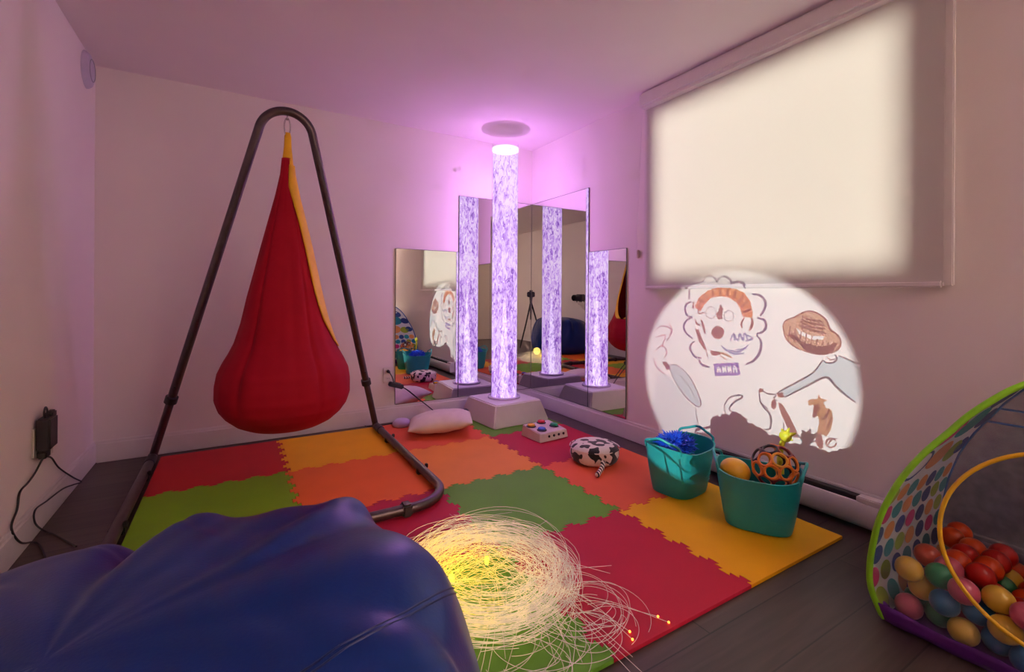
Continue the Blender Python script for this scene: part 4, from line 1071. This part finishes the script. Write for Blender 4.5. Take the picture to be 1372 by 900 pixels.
ART = json.loads('[["s","violet_ink",0.011,[[1.651,1.023],[1.634,1.052],[1.601,1.059],[1.572,1.043],[1.564,1.022]]],["s","violet_ink",0.011,[[1.564,1.022],[1.545,1.046],[1.514,1.052],[1.483,1.034],[1.475,1.006]]],["s","violet_ink",0.011,[[1.475,1.013],[1.439,1.023],[1.406,1.009],[1.399,0.988]]],["s","violet_ink",0.011,[[1.75,0.926],[1.749,0.987],[1.76,0.991],[1.711,1.017],[1.651,1.023]]],["s","violet_ink",0.011,[[1.732,0.912],[1.764,0.903],[1.777,0.872],[1.763,0.835],[1.727,0.825]]],["s","violet_ink",0.011,[[1.727,0.825],[1.768,0.804],[1.786,0.764],[1.763,0.728],[1.726,0.704]]],["s","violet_ink",0.011,[[1.709,0.691],[1.735,0.669],[1.739,0.639],[1.708,0.604],[1.665,0.602]]],["s","violet_ink",0.011,[[1.682,0.593],[1.664,0.565],[1.614,0.557]]],["s","violet_ink",0.011,[[1.374,0.958],[1.333,0.951],[1.306,0.919],[1.312,0.88],[1.332,0.85]]],["s","violet_ink",0.011,[[1.346,0.839],[1.312,0.831],[1.302,0.802],[1.318,0.772],[1.352,0.759]]],["s","violet_ink",0.011,[[1.349,0.753],[1.328,0.728],[1.328,0.689],[1.344,0.648],[1.372,0.618],[1.407,0.6]]],["p","orange",0,[[1.714,0.882],[1.684,0.938],[1.625,0.979],[1.552,0.993],[1.475,0.989],[1.416,0.965],[1.384,0.924],[1.37,0.865],[1.373,0.838],[1.423,0.842],[1.438,0.883],[1.46,0.916],[1.505,0.94],[1.552,0.947],[1.608,0.936],[1.65,0.898],[1.675,0.861]]],["s","brown",0.014,[[1.684,0.927],[1.65,0.913]]],["s","brown",0.014,[[1.65,0.957],[1.625,0.932]]],["s","brown",0.014,[[1.6,0.979],[1.592,0.947]]],["s","brown",0.014,[[1.552,0.986],[1.552,0.95]]],["s","brown",0.014,[[1.506,0.986],[1.513,0.947]]],["s","brown",0.014,[[1.46,0.978],[1.475,0.933]]],["s","brown",0.014,[[1.42,0.954],[1.449,0.91]]],["s","brown",0.014,[[1.395,0.924],[1.434,0.89]]],["s","brown",0.014,[[1.377,0.884],[1.423,0.863]]],["s","brown",0.012,[[1.373,0.838],[1.373,0.804],[1.387,0.773]]],["s","brown",0.008,[[1.416,0.836],[1.43,0.808],[1.426,0.784]]],["p","brown",0,[[1.552,0.904],[1.534,0.88],[1.539,0.851],[1.537,0.827],[1.563,0.818],[1.577,0.85],[1.563,0.865]]],["p","brown",0,[[1.527,0.753],[1.529,0.741],[1.536,0.73],[1.546,0.721],[1.558,0.715],[1.571,0.714],[1.584,0.718],[1.594,0.725],[1.601,0.735],[1.604,0.747],[1.601,0.76],[1.595,0.771],[1.584,0.78],[1.572,0.785],[1.559,0.786],[1.546,0.782],[1.536,0.775],[1.529,0.765]]],["s","grey",0.006,[[1.577,0.857],[1.579,0.846],[1.584,0.837],[1.592,0.83],[1.602,0.826],[1.613,0.825],[1.623,0.829],[1.632,0.835],[1.637,0.844],[1.639,0.855],[1.637,0.865],[1.632,0.875],[1.624,0.882],[1.613,0.886],[1.603,0.886],[1.592,0.883],[1.584,0.876],[1.579,0.867],[1.577,0.857]]],["s","grey",0.006,[[1.474,0.843],[1.475,0.834],[1.48,0.825],[1.487,0.819],[1.496,0.815],[1.505,0.814],[1.514,0.817],[1.522,0.823],[1.527,0.831],[1.528,0.841],[1.527,0.851],[1.522,0.859],[1.515,0.866],[1.506,0.87],[1.496,0.87],[1.487,0.867],[1.48,0.861],[1.475,0.853],[1.474,0.843]]],["p","brown",0,[[1.709,0.762],[1.683,0.758],[1.661,0.706],[1.635,0.657],[1.648,0.648],[1.682,0.689]]],["s","brown",0.012,[[1.67,0.816],[1.653,0.773],[1.644,0.737]]],["s","brown",0.01,[[1.709,0.814],[1.696,0.789],[1.674,0.786]]],["s","brown",0.007,[[1.675,0.92],[1.688,0.853],[1.649,0.854]]],["s","brown",0.014,[[1.719,0.912],[1.723,0.874]]],["s","brown",0.006,[[1.64,0.657],[1.623,0.6]]],["p","brown",0,[[1.61,0.649],[1.574,0.648],[1.542,0.638],[1.574,0.624],[1.602,0.624]]],["s","tan",0.009,[[1.574,0.645],[1.526,0.64],[1.48,0.624]]],["s","tan",0.007,[[1.55,0.627],[1.511,0.61]]],["s","blue_ink",0.008,[[1.474,0.757],[1.466,0.713]]],["s","blue_ink",0.008,[[1.492,0.71],[1.474,0.75],[1.451,0.717],[1.437,0.756],[1.422,0.72],[1.412,0.761],[1.394,0.722]]],["s","blue_ink",0.008,[[1.401,0.749],[1.369,0.735],[1.408,0.718]]],["s","blue_ink",0.008,[[1.546,0.684],[1.511,0.659],[1.466,0.647],[1.414,0.656]]],["s","blue_ink",0.008,[[1.503,0.664],[1.443,0.66],[1.393,0.699]]],["s","blue_ink",0.008,[[1.466,0.668],[1.4,0.681]]],["p","violet",0,[[1.591,0.579],[1.445,0.605],[1.443,0.598],[1.59,0.571]]],["p","violet",0,[[1.59,0.571],[1.443,0.598],[1.442,0.591],[1.588,0.564]]],["p","violet",0,[[1.588,0.564],[1.564,0.568],[1.563,0.561],[1.587,0.557]]],["p","violet",0,[[1.556,0.57],[1.541,0.573],[1.539,0.566],[1.555,0.563]]],["p","violet",0,[[1.533,0.574],[1.525,0.576],[1.524,0.568],[1.531,0.567]]],["p","violet",0,[[1.517,0.577],[1.51,0.578],[1.508,0.571],[1.516,0.57]]],["p","violet",0,[[1.502,0.58],[1.494,0.581],[1.493,0.574],[1.501,0.573]]],["p","violet",0,[[1.487,0.583],[1.472,0.585],[1.471,0.578],[1.486,0.575]]],["p","violet",0,[[1.464,0.587],[1.442,0.591],[1.441,0.584],[1.463,0.58]]],["p","violet",0,[[1.587,0.557],[1.571,0.56],[1.569,0.553],[1.586,0.55]]],["p","violet",0,[[1.563,0.561],[1.555,0.563],[1.554,0.556],[1.562,0.554]]],["p","violet",0,[[1.547,0.564],[1.539,0.566],[1.538,0.558],[1.546,0.557]]],["p","violet",0,[[1.516,0.57],[1.508,0.571],[1.507,0.564],[1.515,0.563]]],["p","violet",0,[[1.486,0.575],[1.478,0.577],[1.477,0.57],[1.484,0.568]]],["p","violet",0,[[1.471,0.578],[1.463,0.58],[1.462,0.572],[1.469,0.571]]],["p","violet",0,[[1.456,0.581],[1.441,0.584],[1.44,0.577],[1.455,0.574]]],["p","violet",0,[[1.586,0.55],[1.569,0.553],[1.568,0.545],[1.584,0.542]]],["p","violet",0,[[1.546,0.557],[1.538,0.558],[1.537,0.551],[1.544,0.55]]],["p","violet",0,[[1.515,0.563],[1.507,0.564],[1.506,0.557],[1.513,0.556]]],["p","violet",0,[[1.484,0.568],[1.477,0.57],[1.476,0.563],[1.483,0.561]]],["p","violet",0,[[1.455,0.574],[1.44,0.577],[1.439,0.57],[1.453,0.567]]],["p","violet",0,[[1.584,0.542],[1.568,0.545],[1.567,0.538],[1.583,0.535]]],["p","violet",0,[[1.56,0.547],[1.552,0.548],[1.551,0.541],[1.559,0.54]]],["p","violet",0,[[1.544,0.55],[1.537,0.551],[1.535,0.544],[1.543,0.543]]],["p","violet",0,[[1.513,0.556],[1.506,0.557],[1.504,0.55],[1.512,0.548]]],["p","violet",0,[[1.483,0.561],[1.476,0.563],[1.474,0.556],[1.482,0.554]]],["p","violet",0,[[1.468,0.564],[1.461,0.565],[1.459,0.558],[1.467,0.557]]],["p","violet",0,[[1.453,0.567],[1.439,0.57],[1.438,0.562],[1.452,0.56]]],["p","violet",0,[[1.583,0.535],[1.567,0.538],[1.565,0.531],[1.581,0.528]]],["p","violet",0,[[1.559,0.54],[1.551,0.541],[1.55,0.534],[1.557,0.532]]],["p","violet",0,[[1.543,0.543],[1.535,0.544],[1.534,0.537],[1.542,0.535]]],["p","violet",0,[[1.528,0.546],[1.52,0.547],[1.518,0.54],[1.526,0.538]]],["p","violet",0,[[1.512,0.548],[1.504,0.55],[1.503,0.543],[1.511,0.541]]],["p","violet",0,[[1.497,0.551],[1.489,0.553],[1.488,0.546],[1.496,0.544]]],["p","violet",0,[[1.482,0.554],[1.474,0.556],[1.473,0.548],[1.481,0.547]]],["p","violet",0,[[1.467,0.557],[1.459,0.558],[1.458,0.551],[1.466,0.55]]],["p","violet",0,[[1.452,0.56],[1.438,0.562],[1.436,0.555],[1.451,0.553]]],["p","violet",0,[[1.581,0.528],[1.436,0.555],[1.435,0.548],[1.58,0.521]]],["p","violet",0,[[1.58,0.521],[1.435,0.548],[1.434,0.541],[1.579,0.513]]],["p","straw",[[1.159,0.802],[1.138,0.787],[1.091,0.769],[1.042,0.773],[1.046,0.757],[1.091,0.753],[1.146,0.773]],[[1.221,0.807],[1.208,0.833],[1.167,0.852],[1.139,0.87],[1.103,0.882],[1.062,0.869],[1.032,0.842],[1.019,0.807],[0.988,0.782],[0.976,0.751],[0.988,0.719],[1.024,0.699],[1.061,0.691],[1.114,0.697],[1.17,0.716],[1.208,0.751]]],["s","brown",0.006,[[1.221,0.807],[1.208,0.833],[1.167,0.852],[1.139,0.87],[1.103,0.882],[1.062,0.869],[1.032,0.842],[1.019,0.807],[0.988,0.782],[0.976,0.751],[0.988,0.719],[1.024,0.699],[1.061,0.691],[1.114,0.697],[1.17,0.716],[1.208,0.751],[1.221,0.807]]],["s","brown",0.0065,[[1.2,0.765],[1.146,0.74],[1.061,0.723],[0.988,0.746]]],["s","brown",0.0065,[[1.193,0.769],[1.141,0.734],[1.061,0.718],[0.991,0.74]]],["s","brown",0.0065,[[1.186,0.773],[1.136,0.727],[1.061,0.712],[0.994,0.735]]],["s","brown",0.0065,[[1.18,0.777],[1.132,0.721],[1.061,0.706],[0.997,0.729]]],["s","brown",0.0065,[[1.173,0.781],[1.127,0.715],[1.061,0.7],[0.999,0.723]]],["s","brown",0.0065,[[1.167,0.785],[1.122,0.709],[1.061,0.695],[1.002,0.717]]],["s","brown",0.0065,[[1.151,0.819],[1.099,0.798],[1.031,0.786]]],["s","brown",0.0065,[[1.144,0.832],[1.099,0.812],[1.036,0.804]]],["s","brown",0.0065,[[1.138,0.844],[1.099,0.827],[1.04,0.821]]],["s","brown",0.0065,[[1.132,0.856],[1.099,0.842],[1.045,0.838]]],["s","brown",0.0065,[[1.187,0.809],[1.195,0.735]]],["s","brown",0.0065,[[1.163,0.798],[1.17,0.731]]],["s","brown",0.0065,[[1.138,0.788],[1.146,0.726]]],["s","brown",0.0065,[[1.115,0.778],[1.122,0.722]]],["s","brown",0.0065,[[1.091,0.769],[1.099,0.718]]],["s","brown",0.0065,[[1.068,0.759],[1.076,0.714]]],["s","brown",0.0065,[[1.046,0.75],[1.053,0.709]]],["s","brown",0.0065,[[1.024,0.747],[1.031,0.71]]],["s","brown",0.0065,[[1.002,0.749],[1.009,0.713]]],["s","brown",0.0065,[[1.131,0.862],[1.134,0.795]]],["s","brown",0.0065,[[1.113,0.858],[1.117,0.792]]],["s","brown",0.0065,[[1.096,0.854],[1.1,0.789]]],["s","brown",0.0065,[[1.08,0.85],[1.083,0.786]]],["s","brown",0.0065,[[1.063,0.846],[1.066,0.784]]],["s","brown",0.0065,[[1.046,0.842],[1.05,0.781]]],["p","pale_blue",0,[[1.249,0.481],[1.215,0.509],[1.137,0.565],[1.083,0.61],[1.046,0.668],[1.031,0.658],[1.009,0.659],[0.984,0.694],[0.913,0.667],[0.893,0.585],[0.919,0.505],[0.959,0.531],[0.994,0.56],[1.034,0.593],[1.113,0.54],[1.21,0.471]]],["s","ink",0.006,[[1.249,0.481],[1.215,0.509],[1.137,0.565],[1.083,0.61],[1.046,0.668]]],["s","ink",0.008,[[1.21,0.471],[1.113,0.54],[1.034,0.593],[0.994,0.56],[0.959,0.531],[0.919,0.505]]],["s","ink",0.005,[[0.984,0.694],[0.946,0.681],[0.906,0.665]]],["s","ink",0.006,[[1.046,0.668],[1.031,0.658],[1.006,0.661],[0.991,0.679],[0.999,0.698]]],["s","brown",0.004,[[1.031,0.684],[1.016,0.672],[0.998,0.678]]],["p","brown",0,[[1.249,0.485],[1.219,0.493],[1.212,0.471],[1.24,0.463]]],["p","brown",0,[[1.338,0.482],[1.327,0.493],[1.312,0.49],[1.316,0.476],[1.333,0.47]]],["s","ink",0.006,[[1.316,0.482],[1.289,0.472],[1.249,0.477]]],["s","ink",0.008,[[1.333,0.474],[1.33,0.43],[1.311,0.402],[1.284,0.381],[1.275,0.352],[1.275,0.326],[1.283,0.302],[1.313,0.293]]],["s","ink",0.008,[[1.327,0.421],[1.288,0.398]]],["s","ink",0.006,[[1.249,0.472],[1.262,0.456],[1.245,0.447]]],["s","ink",0.007,[[1.214,0.349],[1.215,0.254]]],["s","ink",0.005,[[1.199,0.319],[1.193,0.286]]],["s","ink",0.009,[[1.156,0.313],[1.116,0.278],[1.104,0.277],[1.066,0.34]]],["p","brown",0,[[1.249,0.428],[1.25,0.421],[1.252,0.413],[1.255,0.407],[1.259,0.404],[1.264,0.403],[1.268,0.405],[1.272,0.409],[1.274,0.415],[1.275,0.423],[1.274,0.431],[1.272,0.438],[1.269,0.444],[1.264,0.448],[1.26,0.449],[1.255,0.447],[1.252,0.442],[1.25,0.436]]],["p","brown",0,[[1.243,0.438],[1.223,0.438],[1.185,0.382],[1.152,0.318],[1.148,0.296],[1.169,0.291],[1.197,0.332],[1.227,0.39]]],["s","ink",0.007,[[1.516,0.322],[1.523,0.37],[1.49,0.416],[1.444,0.436],[1.423,0.436],[1.431,0.422],[1.463,0.4],[1.493,0.361],[1.485,0.344],[1.446,0.34],[1.393,0.32]]],["p","dark",0,[[1.606,0.27],[1.593,0.291],[1.581,0.295],[1.565,0.306],[1.55,0.299],[1.538,0.318],[1.525,0.32],[1.511,0.328],[1.496,0.318],[1.483,0.339],[1.47,0.342],[1.455,0.349],[1.441,0.339],[1.43,0.343],[1.418,0.33],[1.404,0.326],[1.391,0.306],[1.367,0.31],[1.344,0.297],[1.327,0.3],[1.309,0.287],[1.296,0.287],[1.284,0.271],[1.262,0.282],[1.241,0.279],[1.229,0.28],[1.217,0.266],[1.202,0.27],[1.187,0.258],[1.161,0.27],[1.135,0.267],[1.115,0.279],[1.096,0.275],[1.076,0.279],[1.057,0.269],[1.038,0.274],[1.019,0.266],[1.003,0.28],[0.988,0.281],[0.977,0.296],[0.966,0.297],[0.935,0.318],[0.857,0.338],[0.823,-0.089],[1.452,-0.396],[1.456,-0.134],[1.493,-0.112],[1.477,-0.063],[1.52,-0.042],[1.486,0.013],[1.514,0.046],[1.494,0.089],[1.549,0.093],[1.602,0.098],[1.608,0.174]]],["p","tan",0,[[1.109,0.474],[1.103,0.455],[1.083,0.461],[1.076,0.448],[1.085,0.413],[1.08,0.402],[1.065,0.418],[1.06,0.386],[1.068,0.34],[1.05,0.339],[1.03,0.334],[1.013,0.365],[1.004,0.416],[1.009,0.45],[1.019,0.46],[1.03,0.456],[1.044,0.481],[1.026,0.494],[1.053,0.496],[1.063,0.512],[1.067,0.491],[1.09,0.486]]],["p","brown",0,[[1.083,0.459],[1.059,0.472],[1.055,0.452],[1.068,0.429],[1.078,0.403],[1.088,0.409]]],["s","brown",0.006,[[1.059,0.419],[1.044,0.407],[1.03,0.426],[1.019,0.456]]],["s","brown",0.006,[[1.029,0.362],[1.018,0.397],[1.009,0.423]]],["p","brown",0,[[1.068,0.34],[1.05,0.339],[1.042,0.302],[1.043,0.278],[1.058,0.269],[1.077,0.301]]],["s","brown",0.014,[[1.068,0.34],[1.096,0.291]]],["s","brown",0.006,[[0.991,0.317],[0.992,0.31],[0.995,0.303],[1.001,0.297],[1.007,0.293],[1.014,0.291],[1.021,0.292],[1.026,0.294],[1.03,0.299],[1.031,0.305],[1.03,0.312],[1.026,0.319],[1.021,0.325],[1.014,0.329],[1.007,0.331],[1.001,0.33],[0.996,0.327],[0.992,0.323]]],["s","brown",0.005,[[1.029,0.29],[1.007,0.328],[0.986,0.334]]],["p","faint_blue",0,[[1.98,0.46],[1.895,0.473],[1.774,0.364],[1.711,0.311],[1.676,0.182],[1.675,0.014],[1.94,-0.07],[2.033,0.191]]],["p","pale_blue",0,[[1.895,0.529],[1.832,0.537],[1.743,0.483],[1.681,0.389],[1.668,0.342],[1.695,0.327],[1.774,0.368],[1.848,0.446]]],["s","ink",0.005,[[1.895,0.529],[1.832,0.537],[1.743,0.483],[1.681,0.389],[1.668,0.342],[1.695,0.327],[1.774,0.368],[1.848,0.446],[1.895,0.529]]],["s","ink",0.003,[[1.866,0.519],[1.758,0.441],[1.688,0.348]]],["p","brown",0,[[1.941,0.544],[1.909,0.548],[1.874,0.511],[1.905,0.5]]],["s","ink",0.004,[[1.701,0.32],[1.695,0.269],[1.667,0.184]]],["s","ink",0.012,[[1.772,0.09],[1.648,0.061],[1.521,-0.011]]],["s","ink",0.012,[[1.648,0.061],[1.625,-0.073],[1.64,-0.155]]],["s","ink",0.012,[[1.772,0.09],[1.787,-0.022],[1.751,-0.09]]],["s","ink",0.012,[[1.829,0.101],[1.772,0.09]]],["s","ink",0.012,[[1.555,0.052],[1.547,-0.083]]],["s","ink",0.012,[[1.723,-0.081],[1.692,-0.174]]],["s","rose",0.008,[[2.0,0.73],[1.946,0.762],[1.885,0.752],[1.876,0.718],[1.91,0.674]]],["s","rose",0.008,[[1.991,0.688],[1.919,0.708],[1.945,0.635]]],["s","rose",0.008,[[1.999,0.601],[1.945,0.642],[1.906,0.611],[1.927,0.567]]],["s","rose",0.008,[[2.008,0.557],[1.98,0.503],[1.917,0.47]]],["s","rose",0.008,[[1.894,0.787],[1.867,0.74],[1.893,0.71]]]]')
bm = bmesh.new(); DX = .1; k = 0
def onslide(p, x):
    w = V((XR, p[0], p[1])); t = (x-PJ.x)/(w.x-PJ.x); return PJ+(w-PJ)*t
for kind, mname, a, pts in ART:
    x = PJ.x+DX+k*.00003; k += 1; mi = fk.index(mname)
    if kind == 's':
        P = [V((p[0], p[1], 0)) for p in pts]
        if len(P) > 2: P = spline(P, 4)
        L_, R_ = [], []
        for i, p in enumerate(P):
            t = (P[min(i+1, len(P)-1)]-P[max(i-1, 0)])
            if t.length < 1e-6: t = V((1, 0, 0))
            t.normalize(); nn = V((-t.y, t.x, 0))*a*.62*(.6+.4*math.sin(PI*i/(len(P)-1)))
            L_.append(bm.verts.new(onslide(p+nn, x))); R_.append(bm.verts.new(onslide(p-nn, x)))
        for i in range(len(P)-1):
            f = bm.faces.new((L_[i], L_[i+1], R_[i+1], R_[i])); f.material_index = mi
    else:
        before = set(bm.faces); es = []
        for lp in [pts]+([a] if a else []):
            vs = [bm.verts.new(onslide(p, x)) for p in lp]
            es += [bm.edges.new((vs[i], vs[(i+1) % len(vs)])) for i in range(len(vs))]
        bmesh.ops.triangle_fill(bm, edges=es, use_beauty=True)
        for f in set(bm.faces)-before: f.material_index = mi
sl = link_mesh('picture_slide', bm, fm, pj)
lp = light('projector_lamp', 'SPOT', PJ, PROJ_W, (.95, 1., .97), shadow_soft_size=0., spot_size=math.radians(23.4), spot_blend=.15)
lp.parent = pj; lp.location = PJ-V((XL+.10, .70, .8205))
aim = V((XR, 1.455, .525))-PJ
lp.rotation_euler = aim.to_track_quat('-Z', 'Y').to_euler()

# ------------------------------------------------------------ camera on its tripod, seen only in the mirrored corner
TH0 = .5399; F = V((math.sin(TH0), math.cos(TH0), 0)); Rv = V((math.cos(TH0), -math.sin(TH0), 0)); CH = .9501
ct = thing('camera_tripod', 'black camera on a black tripod, seen small in the mirrored corner', 'camera', (-F.x*.13, -F.y*.13, 0))
c0 = V((0, 0, CH))-F*.13
def oriented(bm, cen):
    bm.transform(Matrix.Translation(cen) @ Matrix(((Rv.x, F.x, 0, 0), (Rv.y, F.y, 0, 0), (0, 0, 1, 0), (0, 0, 0, 1)))); return bm
bm = bmesh.new(); box(bm, (-.07, -.035, -.05), (.07, .035, .045), .012, 3); box(bm, (-.03, -.03, .04), (.03, .03, .075), .01, 3); link_mesh('camera_body', oriented(bm, c0), black_m, ct, 40)
bm = lathe(bmesh.new(), [(.001, .03), (.036, .03), (.038, .06), (.036, .085), (.031, .085), (.001, .07)], (0, 0, 0), 28, axis='Y', cap=False); link_mesh('lens', oriented(bm, c0), black_m, ct, 40)
link_mesh('centre_column', tube(bmesh.new(), [c0-V((0, 0, .05)), c0-V((0, 0, .12)), c0-V((0, 0, .45))], [.03, .02, .014], 12), black_m, ct, 40)
for a in (-90, 30, 150):
    dv = V((math.cos(math.radians(a))*.30, math.sin(math.radians(a))*.30-.02, 0)); dv.y = min(dv.y, .06)
    link_mesh('leg', tube(bmesh.new(), [c0-V((0, 0, .14)), V((c0.x+dv.x, c0.y+dv.y, .01))], [.015, .010], 10), black_m, ct, 40)

# added fill lamp behind the ball pit, outside the picture: lights the far walls, leaves the tent in its own shade
FL = V((1.93, -1.30, 0))
fl_l = thing('added_fill_lamp', 'added fill lamp on a white pole with a linen drum shade behind the ball pit', 'floor lamp', FL)
link_mesh('base', lathe(bmesh.new(), [(.001, .001), (.14, .001), (.14, .014), (.02, .026), (.001, .026)], FL, 40, cap=False), trim_m, fl_l, 40)
link_mesh('pole', tube(bmesh.new(), [FL+V((0, 0, .02)), FL+V((0, 0, 1.38))], .011, 14), trim_m, fl_l, 40)
link_mesh('lamp_shade', lathe(bmesh.new(), [(.19, 1.33), (.15, 1.60)], FL, 48, cap=False), translucent_mat('linen_shade', (.82, .74, .64), .6), fl_l, 60)
link_mesh('bulb', sphere(bmesh.new(), FL+V((0, 0, 1.43)), .032, 3), emit_mat('bulb_glass', (1., .85, .70), 3.), fl_l, 180)
l = light('fill_bulb', 'POINT', FL+V((0, 0, 1.50)), FILL_W, (1., .79, .70), shadow_soft_size=.04); l.parent = fl_l; l.location = V((0, 0, 1.50))  # invented source that raises the room's ambient light

# ------------------------------------------------------------ daylight, camera, view
wd = bpy.data.worlds.new('daylight'); bpy.context.scene.world = wd; wd.use_nodes = True
bg = wd.node_tree.nodes['Background']; bg.inputs['Color'].default_value = (1., .955, .86, 1); bg.inputs['Strength'].default_value = SKY
pa = light('window_portal', 'AREA', (XR+T+.01, (WY0+WY1)/2, (WZ0+WZ1)/2), 1, (1, 1, 1), shape='RECTANGLE', size=WY1-WY0, size_y=WZ1-WZ0)
pa.rotation_euler = (0, PI/2, 0); pa.data.cycles.is_portal = True
pa.data.size = WZ1-WZ0; pa.data.size_y = WY1-WY0
cam = bpy.data.cameras.new('camera'); co = bpy.data.objects.new('camera', cam); C.objects.link(co)
ro = .006
Rr_ = Rv*math.cos(ro)+V((0, 0, 1))*math.sin(ro); Ur_ = -Rv*math.sin(ro)+V((0, 0, 1))*math.cos(ro)
co.matrix_world = Matrix(((Rr_.x, Ur_.x, -F.x, 0), (Rr_.y, Ur_.y, -F.y, 0), (Rr_.z, Ur_.z, -F.z, CH), (0, 0, 0, 1)))
cam.sensor_width = 36; cam.lens = 619.55*36/1372; cam.shift_y = -(450-393.97)/1372; cam.clip_start = .01
sc = bpy.context.scene; sc.camera = co
sc.view_settings.view_transform = 'Standard'; sc.view_settings.look = 'None'; sc.view_settings.gamma = 1; sc.view_settings.use_curve_mapping = False
sc.view_settings.exposure = EXPO
cy = sc.cycles
cy.use_adaptive_sampling = False
cy.max_bounces = 14; cy.diffuse_bounces = 6; cy.glossy_bounces = 6; cy.transmission_bounces = 8; cy.transparent_max_bounces = 40
cy.sample_clamp_indirect = 6; cy.use_denoising = True; cy.caustics_reflective = False; cy.caustics_refractive = False
for o in list(bpy.data.objects):
    if '_org' in o: del o['_org']
